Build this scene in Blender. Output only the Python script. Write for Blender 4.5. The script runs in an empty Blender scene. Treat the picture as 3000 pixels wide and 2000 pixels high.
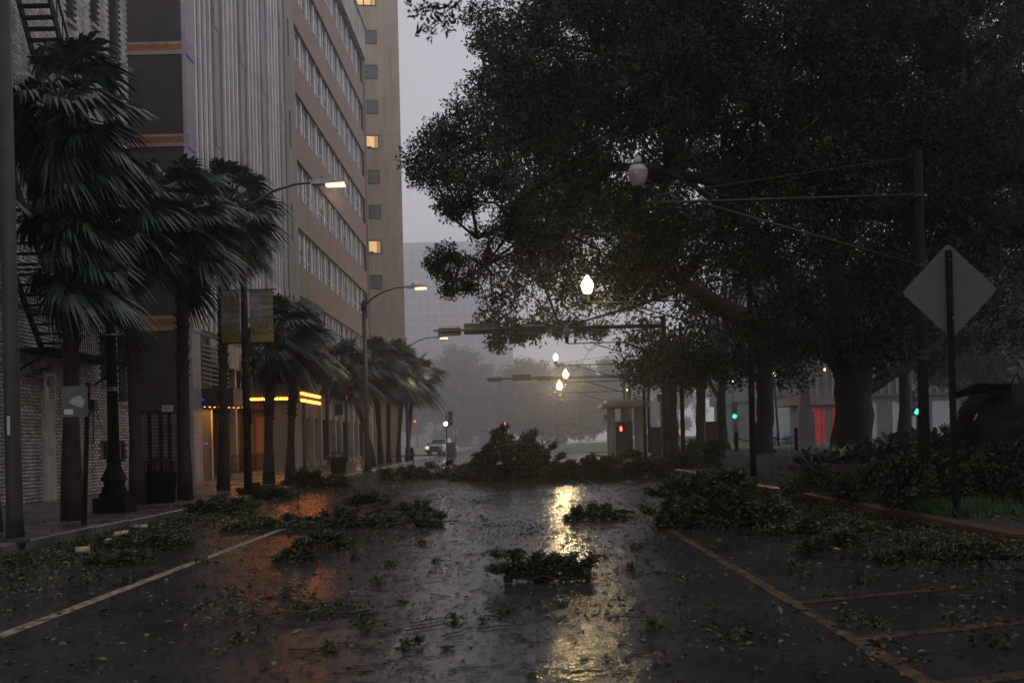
import bpy, math, random
import numpy as np
from mathutils import Vector, Matrix

random.seed(11)
RNG = np.random.default_rng(11)
R = math.radians
scene = bpy.context.scene
COL = scene.collection

# ------------------------------------------------------------------ camera
H_EYE = 1.6
cam_data = bpy.data.cameras.new('camera')
cam = bpy.data.objects.new('camera', cam_data)
COL.objects.link(cam)
cam.location = (0, 0, H_EYE)
cam.rotation_euler = (R(90), R(1.3), 0)
cam_data.sensor_width = 36
cam_data.lens = 36
cam_data.shift_x = -18 / 3000
cam_data.shift_y = 287 / 3000
cam_data.clip_end = 3000
cam_data.clip_start = 0.1
cam_data.dof.use_dof = True
cam_data.dof.focus_distance = 24
cam_data.dof.aperture_fstop = 2.2
scene.camera = cam

# ------------------------------------------------------------------ sky
world = bpy.data.worlds.new('World')
scene.world = world
world.use_nodes = True
wn, wl = world.node_tree.nodes, world.node_tree.links
wn.clear()
sky = wn.new('ShaderNodeTexSky')
sky.sky_type = 'NISHITA'
sky.sun_disc = False
sky.sun_elevation = R(6)
sky.sun_rotation = R(200)
sky.dust_density = 6
hs = wn.new('ShaderNodeHueSaturation')
hs.inputs['Saturation'].default_value = 0.12
mul = wn.new('ShaderNodeMixRGB'); mul.blend_type = 'MULTIPLY'; mul.inputs[0].default_value = 1
mul.inputs[2].default_value = (0.07, 0.07, 0.075, 1)
mixw = wn.new('ShaderNodeMixRGB'); mixw.inputs[0].default_value = 0.85
mixw.inputs[2].default_value = (0.65, 0.635, 0.695, 1)
bg = wn.new('ShaderNodeBackground'); bg.inputs[1].default_value = 1.0
wo = wn.new('ShaderNodeOutputWorld')
wl.new(sky.outputs[0], hs.inputs['Color']); wl.new(hs.outputs[0], mul.inputs[1])
wl.new(mul.outputs[0], mixw.inputs[1]); wl.new(mixw.outputs[0], bg.inputs[0]); wl.new(bg.outputs[0], wo.inputs[0])

sun_d = bpy.data.lights.new('sun', 'SUN')
sun_d.energy = 0.12
sun_d.angle = R(80)
sun_d.color = (1, 0.97, 0.95)
sun = bpy.data.objects.new('sun', sun_d)
COL.objects.link(sun)
sun.rotation_euler = Vector((-0.55, 0.45, -0.7)).to_track_quat('-Z', 'Y').to_euler()

scene.view_settings.view_transform = 'Standard'
scene.view_settings.look = 'None'
scene.view_settings.gamma = 1
scene.view_settings.use_curve_mapping = False
scene.view_settings.exposure = 0.0
cy = scene.cycles
cy.max_bounces = 7
cy.diffuse_bounces = 2
cy.glossy_bounces = 2
cy.transmission_bounces = 3
cy.volume_bounces = 5
cy.transparent_max_bounces = 6
cy.use_denoising = True
cy.sample_clamp_indirect = 3
cy.caustics_reflective = False
cy.caustics_refractive = False

# ------------------------------------------------------------------ photo pixel -> place
F, VX, VY, ROLL = 3000.0, 1518.0, 1287.0, R(1.3)
CR, SR = math.cos(ROLL), math.sin(ROLL)
def _uv(px, py):
    u, v = (px - VX) / F, -(py - VY) / F
    return u * CR + v * SR, -u * SR + v * CR
def W(px, py, Y):
    a, b = _uv(px, py)
    return Vector((Y * a, Y, H_EYE + Y * b))
def G(px, py, z=0.0):
    a, b = _uv(px, py)
    Y = (z - H_EYE) / b
    return Vector((Y * a, Y, z))
def XP(px, py, X):
    a, b = _uv(px, py)
    Y = X / a
    return Vector((X, Y, H_EYE + Y * b))

# ------------------------------------------------------------------ materials
MATS = {}
def nd(nt, t, **kw):
    n = nt.nodes.new(t)
    for k, v in kw.items(): setattr(n, k, v)
    return n
def mat(name, col, rough=0.6, metal=0.0, spec=0.5, var=0.25, vscale=3.0, bump=0.0, bscale=40.0, emit=None, estr=0.0,
        coat=0.0, coat_r=0.1, island=0.0, col2=None, trans=0.0, alpha=1.0, detail=5, grime=0.0):
    m = bpy.data.materials.new(name); m.use_nodes = True
    nt = m.node_tree; b = nt.nodes['Principled BSDF']
    b.inputs['Roughness'].default_value = rough
    b.inputs['Metallic'].default_value = metal
    b.inputs['Specular IOR Level'].default_value = spec
    b.inputs['Coat Weight'].default_value = coat
    b.inputs['Coat Roughness'].default_value = coat_r
    b.inputs['Transmission Weight'].default_value = trans
    b.inputs['Alpha'].default_value = alpha
    c = (*col, 1)
    tc = nd(nt, 'ShaderNodeTexCoord')
    nz = nd(nt, 'ShaderNodeTexNoise'); nz.inputs['Scale'].default_value = vscale; nz.inputs['Detail'].default_value = detail
    nt.links.new(tc.outputs['Object'], nz.inputs['Vector'])
    rp = nd(nt, 'ShaderNodeValToRGB')
    lo = tuple(x * (1 - var) for x in col); hi = tuple(min(1, x * (1 + var)) for x in (col2 or col))
    rp.color_ramp.elements[0].color = (*lo, 1); rp.color_ramp.elements[1].color = (*hi, 1)
    rp.color_ramp.elements[0].position = 0.3; rp.color_ramp.elements[1].position = 0.7
    if island > 0:
        ge = nd(nt, 'ShaderNodeNewGeometry')
        mx = nd(nt, 'ShaderNodeMath', operation='MULTIPLY_ADD'); mx.inputs[1].default_value = island; 
        sb = nd(nt, 'ShaderNodeMath', operation='SUBTRACT'); sb.inputs[1].default_value = 0.5
        nt.links.new(ge.outputs['Random Per Island'], sb.inputs[0])
        nt.links.new(sb.outputs[0], mx.inputs[0]); nt.links.new(nz.outputs['Fac'], mx.inputs[2])
        nt.links.new(mx.outputs[0], rp.inputs[0])
    else:
        nt.links.new(nz.outputs['Fac'], rp.inputs[0])
    if grime > 0:
        gp = nd(nt, 'ShaderNodeNewGeometry'); gm = nd(nt, 'ShaderNodeMapping'); gm.inputs['Scale'].default_value = (1.6, 1.6, 0.16)
        nt.links.new(gp.outputs['Position'], gm.inputs[0])
        gn = nd(nt, 'ShaderNodeTexNoise'); gn.inputs['Scale'].default_value = 1.3; gn.inputs['Detail'].default_value = 7; gn.inputs['Roughness'].default_value = 0.65
        nt.links.new(gm.outputs[0], gn.inputs['Vector'])
        gr = nd(nt, 'ShaderNodeMapRange'); gr.inputs[1].default_value = 0.33; gr.inputs[2].default_value = 0.62; gr.inputs[3].default_value = 1-grime; gr.inputs[4].default_value = 1.08
        nt.links.new(gn.outputs['Fac'], gr.inputs[0])
        gs = nd(nt, 'ShaderNodeVectorMath', operation='SCALE'); nt.links.new(rp.outputs[0], gs.inputs[0]); nt.links.new(gr.outputs[0], gs.inputs['Scale'])
        nt.links.new(gs.outputs[0], b.inputs['Base Color'])
    else:
        nt.links.new(rp.outputs[0], b.inputs['Base Color'])
    if bump > 0:
        n2 = nd(nt, 'ShaderNodeTexNoise'); n2.inputs['Scale'].default_value = bscale; n2.inputs['Detail'].default_value = 4
        nt.links.new(tc.outputs['Object'], n2.inputs['Vector'])
        bp = nd(nt, 'ShaderNodeBump'); bp.inputs['Strength'].default_value = bump; bp.inputs['Distance'].default_value = 0.02
        nt.links.new(n2.outputs['Fac'], bp.inputs['Height']); nt.links.new(bp.outputs[0], b.inputs['Normal'])
    if emit:
        b.inputs['Emission Color'].default_value = (*emit, 1); b.inputs['Emission Strength'].default_value = estr
    MATS[name] = m
    return m

def brick_mat(name, c1, c2, mortar, bw=0.24, bh=0.08, axis='YZ', rough=0.6, msize=0.012, bump=0.5):
    m = bpy.data.materials.new(name); m.use_nodes = True
    nt = m.node_tree; b = nt.nodes['Principled BSDF']; b.inputs['Roughness'].default_value = rough
    ge = nd(nt, 'ShaderNodeNewGeometry'); sp = nd(nt, 'ShaderNodeSeparateXYZ'); cb = nd(nt, 'ShaderNodeCombineXYZ')
    nt.links.new(ge.outputs['Position'], sp.inputs[0])
    nt.links.new(sp.outputs['Y' if axis == 'YZ' else 'X'], cb.inputs[0]); nt.links.new(sp.outputs['Z'], cb.inputs[1])
    bt = nd(nt, 'ShaderNodeTexBrick')
    bt.inputs['Color1'].default_value = (*c1, 1); bt.inputs['Color2'].default_value = (*c2, 1); bt.inputs['Mortar'].default_value = (*mortar, 1)
    bt.inputs['Scale'].default_value = 1; bt.inputs['Brick Width'].default_value = bw; bt.inputs['Row Height'].default_value = bh
    bt.inputs['Mortar Size'].default_value = msize; bt.inputs['Bias'].default_value = 0
    nt.links.new(cb.outputs[0], bt.inputs['Vector'])
    nz = nd(nt, 'ShaderNodeTexNoise'); nz.inputs['Scale'].default_value = 0.8; nz.inputs['Detail'].default_value = 6
    gm = nd(nt, 'ShaderNodeMapping'); gm.inputs['Scale'].default_value = (1.8, 1.8, 0.3); nt.links.new(ge.outputs['Position'], gm.inputs[0])
    nt.links.new(gm.outputs[0], nz.inputs['Vector'])
    mx = nd(nt, 'ShaderNodeMixRGB', blend_type='MULTIPLY'); mx.inputs[0].default_value = 0.55
    rp = nd(nt, 'ShaderNodeValToRGB'); rp.color_ramp.elements[0].color = (0.55, 0.52, 0.5, 1); rp.color_ramp.elements[0].position = 0.3
    rp.color_ramp.elements[1].color = (1.1, 1.1, 1.1, 1); rp.color_ramp.elements[1].position = 0.65
    nt.links.new(nz.outputs['Fac'], rp.inputs[0]); nt.links.new(bt.outputs['Color'], mx.inputs[1]); nt.links.new(rp.outputs[0], mx.inputs[2])
    nt.links.new(mx.outputs[0], b.inputs['Base Color'])
    bp = nd(nt, 'ShaderNodeBump', invert=True); bp.inputs['Strength'].default_value = bump; bp.inputs['Distance'].default_value = 0.01
    nt.links.new(bt.outputs['Fac'], bp.inputs['Height']); nt.links.new(bp.outputs[0], b.inputs['Normal'])
    MATS[name] = m
    return m

def wet_mat(name, col, paint=None, rlo=0.06, rhi=0.23, wear=0.5, ripple=0.26, bias=0.0):
    """wet ground: a dark stone colour under a film of water, duller where it is only damp"""
    m = bpy.data.materials.new(name); m.use_nodes = True
    nt = m.node_tree; b = nt.nodes['Principled BSDF']
    ge = nd(nt, 'ShaderNodeNewGeometry')
    mp = nd(nt, 'ShaderNodeMapping'); mp.inputs['Scale'].default_value = (1, 0.55, 1)
    nt.links.new(ge.outputs['Position'], mp.inputs[0])
    big = nd(nt, 'ShaderNodeTexNoise'); big.inputs['Scale'].default_value = 0.55; big.inputs['Detail'].default_value = 7; big.inputs['Roughness'].default_value = 0.62
    nt.links.new(mp.outputs[0], big.inputs['Vector'])
    rr = nd(nt, 'ShaderNodeMapRange'); rr.inputs[1].default_value = 0.38 + bias; rr.inputs[2].default_value = 0.66 + bias
    rr.inputs[3].default_value = rlo; rr.inputs[4].default_value = rhi
    nt.links.new(big.outputs['Fac'], rr.inputs[0]); nt.links.new(rr.outputs[0], b.inputs['Roughness'])
    fine = nd(nt, 'ShaderNodeTexNoise'); fine.inputs['Scale'].default_value = 90; fine.inputs['Detail'].default_value = 3
    nt.links.new(ge.outputs['Position'], fine.inputs['Vector'])
    rp = nd(nt, 'ShaderNodeValToRGB')
    rp.color_ramp.elements[0].color = (*[c * 0.55 for c in col], 1); rp.color_ramp.elements[1].color = (*[c * 1.5 for c in col], 1)
    rp.color_ramp.elements[0].position = 0.3; rp.color_ramp.elements[1].position = 0.72
    nt.links.new(fine.outputs['Fac'], rp.inputs[0])
    colout = rp.outputs[0]
    patch = nd(nt, 'ShaderNodeTexNoise'); patch.inputs['Scale'].default_value = 0.9; patch.inputs['Detail'].default_value = 6
    nt.links.new(ge.outputs['Position'], patch.inputs['Vector'])
    pr = nd(nt, 'ShaderNodeMapRange'); pr.inputs[1].default_value = 0.35; pr.inputs[2].default_value = 0.65; pr.inputs[3].default_value = 0.6; pr.inputs[4].default_value = 1.3
    nt.links.new(patch.outputs['Fac'], pr.inputs[0])
    sc = nd(nt, 'ShaderNodeVectorMath', operation='SCALE'); nt.links.new(colout, sc.inputs[0]); nt.links.new(pr.outputs[0], sc.inputs['Scale'])
    colout = sc.outputs[0]
    if paint:
        wz = nd(nt, 'ShaderNodeTexNoise'); wz.inputs['Scale'].default_value = 7; wz.inputs['Detail'].default_value = 8; wz.inputs['Roughness'].default_value = 0.7
        nt.links.new(ge.outputs['Position'], wz.inputs['Vector'])
        wr = nd(nt, 'ShaderNodeMapRange'); wr.inputs[1].default_value = wear - 0.09; wr.inputs[2].default_value = wear + 0.06
        nt.links.new(wz.outputs['Fac'], wr.inputs[0])
        mx = nd(nt, 'ShaderNodeMixRGB'); nt.links.new(wr.outputs[0], mx.inputs[0]); nt.links.new(colout, mx.inputs[2]); mx.inputs[1].default_value = (*paint, 1)
        colout = mx.outputs[0]
    nt.links.new(colout, b.inputs['Base Color'])
    # rain-roughened film: small ripples over coarser undulation
    r1 = nd(nt, 'ShaderNodeTexNoise'); r1.inputs['Scale'].default_value = 28; r1.inputs['Detail'].default_value = 3
    nt.links.new(ge.outputs['Position'], r1.inputs['Vector'])
    r2 = nd(nt, 'ShaderNodeTexNoise'); r2.inputs['Scale'].default_value = 3.2; r2.inputs['Detail'].default_value = 4
    nt.links.new(mp.outputs[0], r2.inputs['Vector'])
    ad = nd(nt, 'ShaderNodeMath', operation='MULTIPLY_ADD'); ad.inputs[1].default_value = 4.0
    nt.links.new(r2.outputs['Fac'], ad.inputs[0]); nt.links.new(r1.outputs['Fac'], ad.inputs[2])
    bp = nd(nt, 'ShaderNodeBump'); bp.inputs['Strength'].default_value = ripple; bp.inputs['Distance'].default_value = 0.02
    nt.links.new(ad.outputs[0], bp.inputs['Height']); nt.links.new(bp.outputs[0], b.inputs['Normal'])
    b.inputs['IOR'].default_value = 1.42
    MATS[name] = m
    return m

wet_mat('asphalt', (0.044, 0.04, 0.041))
wet_mat('concrete_wet', (0.11, 0.1, 0.092), rlo=0.14, rhi=0.5, ripple=0.1)
wet_mat('kerb_stone', (0.15, 0.14, 0.13), rlo=0.12, rhi=0.4)
wet_mat('white_line', (0.044, 0.04, 0.041), paint=(0.42, 0.38, 0.31), wear=0.54, rlo=0.3, rhi=0.55)
wet_mat('faint_line', (0.044, 0.04, 0.041), paint=(0.4, 0.38, 0.36), wear=0.47, rlo=0.15, rhi=0.4)
wet_mat('yellow_line', (0.044, 0.04, 0.041), paint=(0.28, 0.15, 0.04), wear=0.475, rlo=0.2, rhi=0.5)
wet_mat('yellow_worn', (0.044, 0.04, 0.041), paint=(0.22, 0.12, 0.035), wear=0.465, rlo=0.2, rhi=0.5)
wet_mat('kerb_rust', (0.06, 0.04, 0.03), paint=(0.13, 0.052, 0.028), wear=0.5, rlo=0.3, rhi=0.6)
mat('soil', (0.028, 0.025, 0.019), rough=0.6, var=0.5, vscale=6, bump=0.8, bscale=30)
mat('lawn', (0.05, 0.09, 0.022), rough=0.7, var=0.4, vscale=8, bump=0.8, bscale=60)
mat('brick_paint', (0.58, 0.55, 0.56), grime=0.5, rough=0.45, var=0.22, vscale=1.2, island=0.9, bump=0.3, bscale=60)
mat('mortar', (0.09, 0.085, 0.085), rough=0.7)
brick_mat('brick_dark', (0.062, 0.047, 0.04), (0.045, 0.034, 0.03), (0.035, 0.03, 0.028), axis='XZ', bh=0.09, bw=0.28)
brick_mat('brick_pale', (0.6, 0.57, 0.6), (0.48, 0.45, 0.48), (0.12, 0.11, 0.12), bh=0.1, bw=0.3)
brick_mat('brick_red', (0.36, 0.215, 0.15), (0.3, 0.175, 0.122), (0.25, 0.185, 0.145), bh=0.11, bw=0.3, bump=0.3)
brick_mat('brick_tan', (0.46, 0.355, 0.27), (0.42, 0.325, 0.245), (0.39, 0.305, 0.235), axis='XZ', bh=0.12, bw=0.36, bump=0.2)
brick_mat('brick_beige', (0.34, 0.29, 0.25), (0.3, 0.255, 0.22), (0.22, 0.19, 0.16), bh=0.1, bw=0.3)
mat('tile_orange', (0.34, 0.115, 0.025), rough=0.4, var=0.3, vscale=6)
mat('tile_pale', (0.34, 0.29, 0.23), rough=0.5, var=0.25, vscale=8)
mat('fin_white', (0.8, 0.77, 0.77), grime=0.3, rough=0.4, var=0.12, vscale=1)
mat('panel_brown', (0.07, 0.058, 0.052), rough=0.5, var=0.2, vscale=0.8)
mat('panel_mid', (0.2, 0.165, 0.15), grime=0.5, rough=0.5, var=0.2, vscale=0.8)
mat('panel_beige', (0.36, 0.31, 0.25), grime=0.5, rough=0.5, var=0.18, vscale=0.7)
mat('concrete_pale', (0.48, 0.44, 0.4), grime=0.5, rough=0.6, var=0.2, vscale=0.8)
mat('render_dark', (0.08, 0.07, 0.062), grime=0.5, rough=0.6)
mat('glass_dark', (0.03, 0.04, 0.042), rough=0.12, spec=0.8, var=0.5, vscale=0.4)
mat('glass_green', (0.07, 0.095, 0.085), rough=0.15, spec=0.6, var=0.3, vscale=0.6)
mat('glass_blind', (0.17, 0.16, 0.15), rough=0.3, spec=0.6, var=0.25, vscale=1.5)
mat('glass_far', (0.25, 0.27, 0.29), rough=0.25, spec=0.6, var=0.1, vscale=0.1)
mat('mullion', (0.78, 0.74, 0.77), rough=0.45, var=0.1)
mat('frame_dark', (0.05, 0.045, 0.043), rough=0.5)
mat('iron', (0.008, 0.008, 0.009), rough=0.6, metal=0.0, spec=0.12, var=0.3)
mat('steel_grey', (0.045, 0.042, 0.04), rough=0.5, metal=0.0, spec=0.3, var=0.25, vscale=5)
mat('galvanised', (0.3, 0.3, 0.3), rough=0.35, metal=0.7, var=0.2, vscale=6)
mat('sign_back', (0.13, 0.135, 0.13), rough=0.6, metal=0.0, var=0.12, vscale=3)
mat('lit_far', (0.9, 0.8, 0.6), emit=(1.0, 0.8, 0.4), estr=5)
mat('sign_white', (0.7, 0.68, 0.64), rough=0.45, var=0.15, vscale=6)
mat('sign_text', (0.04, 0.04, 0.045), rough=0.5)
mat('sign_red', (0.4, 0.03, 0.02), rough=0.5)
mat('sign_brown', (0.16, 0.075, 0.03), rough=0.5)
mat('sign_yellow', (0.45, 0.22, 0.02), rough=0.5)
mat('banner_grey', (0.3, 0.31, 0.28), rough=0.7, var=0.25, vscale=3)
mat('banner_yellow', (0.33, 0.24, 0.05), rough=0.7, var=0.2, vscale=3)
mat('banner_letter', (0.34, 0.32, 0.31), rough=0.7)
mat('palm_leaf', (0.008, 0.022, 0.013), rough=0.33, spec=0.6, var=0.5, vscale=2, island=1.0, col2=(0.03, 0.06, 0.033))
mat('palm_dry', (0.12, 0.085, 0.04), rough=0.6, var=0.5, vscale=2)
mat('palm_bark', (0.03, 0.021, 0.016), rough=0.8, var=0.6, vscale=9, bump=1, bscale=18)
mat('bark', (0.016, 0.013, 0.011), rough=0.75, var=0.5, vscale=5, bump=1, bscale=14)
mat('dark_earth', (0.012, 0.0105, 0.0095), rough=0.8, spec=0.2, var=0.5, vscale=4, bump=1, bscale=12)
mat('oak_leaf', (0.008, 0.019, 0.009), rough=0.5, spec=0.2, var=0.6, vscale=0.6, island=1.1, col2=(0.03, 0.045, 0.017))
mat('fallen_leaf', (0.012, 0.025, 0.01), rough=0.4, spec=0.35, var=0.5, vscale=1.5, island=1.2, col2=(0.075, 0.095, 0.036))
mat('litter_leaf', (0.025, 0.032, 0.014), rough=0.4, spec=0.4, var=0.6, vscale=2, island=1.3, col2=(0.1, 0.11, 0.045))
mat('big_leaf', (0.025, 0.05, 0.03), rough=0.3, spec=0.5, var=0.5, vscale=2, island=1.2, col2=(0.07, 0.1, 0.06))
mat('hazed_leaf', (0.115, 0.115, 0.08), rough=0.6, var=0.4, vscale=0.4, island=0.9)  # distant foliage lightened: part of the mist's paleness is put into the colour
mat('grass', (0.024, 0.055, 0.014), rough=0.5, var=0.5, vscale=2, island=1.0, col2=(0.05, 0.1, 0.025))
mat('twig', (0.022, 0.017, 0.013), rough=0.6, var=0.5)
mat('split_wood', (0.42, 0.2, 0.07), rough=0.6, var=0.4, vscale=20)
mat('lamp_glass', (0.4, 0.37, 0.33), rough=0.2, spec=0.7, var=0.2, vscale=6)
mat('lit_globe', (0.9, 0.8, 0.6), emit=(1.0, 0.7, 0.3), estr=24)
mat('lit_globe_green', (0.9, 0.9, 0.8), emit=(0.75, 1.0, 0.72), estr=12)
mat('led_bar', (0.9, 0.85, 0.7), emit=(1.0, 0.5, 0.16), estr=12)
mat('bulb_orange', (0.9, 0.5, 0.2), emit=(1.0, 0.23, 0.025), estr=12)
mat('lit_globe_far', (0.9, 0.8, 0.6), emit=(1.0, 0.6, 0.22), estr=6)
mat('signal_green', (0.1, 0.9, 0.6), emit=(0.02, 1.0, 0.5), estr=9)
mat('signal_red', (0.9, 0.1, 0.05), emit=(1.0, 0.05, 0.02), estr=14)
mat('signal_amber', (0.9, 0.3, 0.05), emit=(1.0, 0.22, 0.02), estr=8)
mat('signal_white', (0.9, 0.9, 1.0), emit=(0.9, 0.85, 1.0), estr=16)
mat('led_blue', (0.1, 0.1, 0.9), emit=(0.05, 0.12, 1.0), estr=0.35)
mat('window_lit', (0.6, 0.45, 0.25), emit=(1.0, 0.58, 0.2), estr=0.75, var=0.3, vscale=1.5)
mat('curtain_lit', (0.5, 0.35, 0.2), emit=(1.0, 0.5, 0.16), estr=0.28, var=0.3, vscale=3)
mat('shop_red', (0.5, 0.05, 0.05), emit=(1.0, 0.03, 0.03), estr=0.1)
mat('shop_pale', (0.4, 0.42, 0.42), rough=0.5)
mat('plate_dark', (0.07, 0.062, 0.055), rough=0.5)
mat('truck_paint', (0.72, 0.75, 0.78), rough=0.2, coat=0.6, var=0.05)
mat('truck_dark', (0.03, 0.03, 0.032), rough=0.4)
mat('chrome', (0.6, 0.6, 0.6), rough=0.15, metal=1.0, var=0.05)
mat('rubber', (0.015, 0.015, 0.015), rough=0.7)
mat('headlight', (0.8, 0.8, 0.75), emit=(1.0, 0.85, 0.55), estr=1.1)
mat('hydrant_white', (0.45, 0.43, 0.38), rough=0.45, var=0.25, vscale=12)
mat('hydrant_blue', (0.08, 0.2, 0.34), rough=0.4)
mat('bike_blue', (0.15, 0.4, 0.6), rough=0.4)
mat('paper_white', (0.5, 0.48, 0.44), rough=0.6, var=0.2, vscale=20)
mat('paper_yellow', (0.42, 0.38, 0.22), rough=0.6, var=0.3, vscale=30)
mat('paper_blue', (0.06, 0.2, 0.5), rough=0.5)
mat('gutter_white', (0.5, 0.48, 0.45), rough=0.5)
mat('concrete_dim', (0.13, 0.125, 0.12), rough=0.6, var=0.2, vscale=0.5)
mat('stone_grey', (0.19, 0.18, 0.17), rough=0.6, var=0.25, vscale=3)
mat('brick_planter', (0.05, 0.036, 0.03), rough=0.7, var=0.4, vscale=8)

# ------------------------------------------------------------------ mesh helpers
class MB:
    def __init__(s): s.v, s.f, s.m = [], [], []
    def quad(s, a, b, c, d, m=0):
        i = len(s.v); s.v += [tuple(a), tuple(b), tuple(c), tuple(d)]; s.f.append((i, i+1, i+2, i+3)); s.m.append(m)
    def box(s, x0, x1, y0, y1, z0, z1, m=0):
        x0, x1 = sorted((x0, x1)); y0, y1 = sorted((y0, y1)); z0, z1 = sorted((z0, z1))
        i = len(s.v)
        s.v += [(x0,y0,z0),(x1,y0,z0),(x1,y1,z0),(x0,y1,z0),(x0,y0,z1),(x1,y0,z1),(x1,y1,z1),(x0,y1,z1)]
        for f in ((0,3,2,1),(4,5,6,7),(0,1,5,4),(1,2,6,5),(2,3,7,6),(3,0,4,7)):
            s.f.append(tuple(i+k for k in f)); s.m.append(m)
        return s
    def bar(s, a, b, w, h=None, m=0):
        """box along a segment"""
        a, b = Vector(a), Vector(b); d = (b - a); L = d.length; d.normalize(); h = h or w
        up = Vector((0,0,1)) if abs(d.z) < 0.95 else Vector((0,1,0))
        sx = d.cross(up).normalized() * w/2; sz = sx.cross(d).normalized() * h/2
        i = len(s.v)
        for p in (a, b): s.v += [tuple(p-sx-sz), tuple(p+sx-sz), tuple(p+sx+sz), tuple(p-sx+sz)]
        for f in ((0,1,2,3),(7,6,5,4),(0,4,5,1),(1,5,6,2),(2,6,7,3),(3,7,4,0)):
            s.f.append(tuple(i+k for k in f)); s.m.append(m)
        return s
    def tube(s, pts, rad, n=8, m=0, cap=True):
        pts = [Vector(p) for p in pts]
        if not hasattr(rad, '__len__'): rad = [rad]*len(pts)
        i0 = len(s.v); prev = None
        for k, p in enumerate(pts):
            d = (pts[min(k+1, len(pts)-1)] - pts[max(k-1, 0)])
            if d.length < 1e-6: d = Vector((0,0,1))
            d.normalize()
            if prev is None:
                ref = Vector((1,0,0)) if abs(d.x) < 0.9 else Vector((0,1,0))
                ax = d.cross(ref).normalized()
            else:
                ax = (prev - d*prev.dot(d)).normalized()
            prev = ax; ay = d.cross(ax)
            for j in range(n):
                t = 2*math.pi*j/n
                s.v.append(tuple(p + (ax*math.cos(t) + ay*math.sin(t))*rad[k]))
        for k in range(len(pts)-1):
            for j in range(n):
                a = i0+k*n+j; b = i0+k*n+(j+1)%n
                s.f.append((a, b, b+n, a+n)); s.m.append(m)
        if cap:
            s.f.append(tuple(i0+j for j in reversed(range(n)))); s.m.append(m)
            e = i0+(len(pts)-1)*n
            s.f.append(tuple(e+j for j in range(n))); s.m.append(m)
        return s
    def lathe(s, prof, c=(0,0,0), n=16, m=0, flute=0.0):
        c = Vector(c); i0 = len(s.v)
        for r, z in prof:
            for j in range(n):
                t = 2*math.pi*j/n
                rr = r*(1 - flute*(j % 2))
                s.v.append((c.x+rr*math.cos(t), c.y+rr*math.sin(t), c.z+z))
        for k in range(len(prof)-1):
            for j in range(n):
                a = i0+k*n+j; b = i0+k*n+(j+1)%n
                s.f.append((a, b, b+n, a+n)); s.m.append(m)
        s.f.append(tuple(i0+j for j in reversed(range(n)))); s.m.append(m)
        e = i0+(len(prof)-1)*n
        s.f.append(tuple(e+j for j in range(n))); s.m.append(m)
        return s
    def prism(s, poly, axis, a0, a1, m=0):
        """extrude a 2D polygon; axis 'x','y','z' = extrusion axis, poly in the other two (cyclic order kept)"""
        def mk(p, a):
            if axis == 'x': return (a, p[0], p[1])
            if axis == 'y': return (p[0], a, p[1])
            return (p[0], p[1], a)
        n = len(poly); i = len(s.v)
        s.v += [mk(p, a0) for p in poly] + [mk(p, a1) for p in poly]
        s.f.append(tuple(range(i, i+n))); s.m.append(m)
        s.f.append(tuple(range(i+2*n-1, i+n-1, -1))); s.m.append(m)
        for k in range(n):
            j = (k+1) % n
            s.f.append((i+k, i+n+k, i+n+j, i+j)); s.m.append(m)
        return s
    def mesh(s, name, mats, smooth=False, off=(0,0,0)):
        me = bpy.data.meshes.new(name)
        o = off
        me.from_pydata([(v[0]-o[0], v[1]-o[1], v[2]-o[2]) for v in s.v], [], s.f)
        if isinstance(mats, str): mats = [mats]
        for k in mats: me.materials.append(MATS[k])
        if len(mats) > 1: me.polygons.foreach_set('material_index', s.m)
        if smooth: me.polygons.foreach_set('use_smooth', [True]*len(me.polygons))
        me.update()
        return me
    def build(s, name, mats, parent=None, smooth=False, local=False):
        off = (0,0,0)
        if parent is not None and not local: off = world_loc(parent)
        return link(name, s.mesh(name, mats, smooth, off), parent)

def world_loc(o):
    p = Vector((0,0,0))
    while o is not None:
        p += o.location; o = o.parent
    return p
def link(name, data, parent=None, loc=None):
    o = bpy.data.objects.new(name, data); COL.objects.link(o)
    if parent is not None: o.parent = parent
    if loc is not None: o.location = loc
    return o
def tag(o, label=None, cat=None, group=None, kind=None):
    if label: o['label'] = label
    if cat: o['category'] = cat
    if group: o['group'] = group
    if kind: o['kind'] = kind
    return o
def thing(name, label, cat, loc=(0,0,0), group=None, rz=0):
    o = bpy.data.objects.new(name, None); COL.objects.link(o)
    o.location = loc; o.rotation_euler = (0,0,rz)
    return tag(o, label, cat, group)
def struct(name, mb, mats, smooth=False):
    return tag(mb.build(name, mats, None, smooth), kind='structure')
def raw_mesh(name, V, Fq, matname, smooth=False):
    me = bpy.data.meshes.new(name)
    nv, nf, k = len(V), len(Fq), Fq.shape[1]
    me.vertices.add(nv); me.vertices.foreach_set('co', V.astype(np.float32).ravel())
    me.loops.add(nf*k); me.loops.foreach_set('vertex_index', Fq.astype(np.int32).ravel())
    me.polygons.add(nf); me.polygons.foreach_set('loop_start', np.arange(nf, dtype=np.int32)*k)
    me.polygons.foreach_set('loop_total', np.full(nf, k, dtype=np.int32))
    me.materials.append(MATS[matname])
    if smooth: me.polygons.foreach_set('use_smooth', np.ones(nf, dtype=bool))
    me.update(calc_edges=True)
    return me
def unit(a): return a / np.maximum(np.linalg.norm(a, axis=1, keepdims=True), 1e-9)
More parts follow.
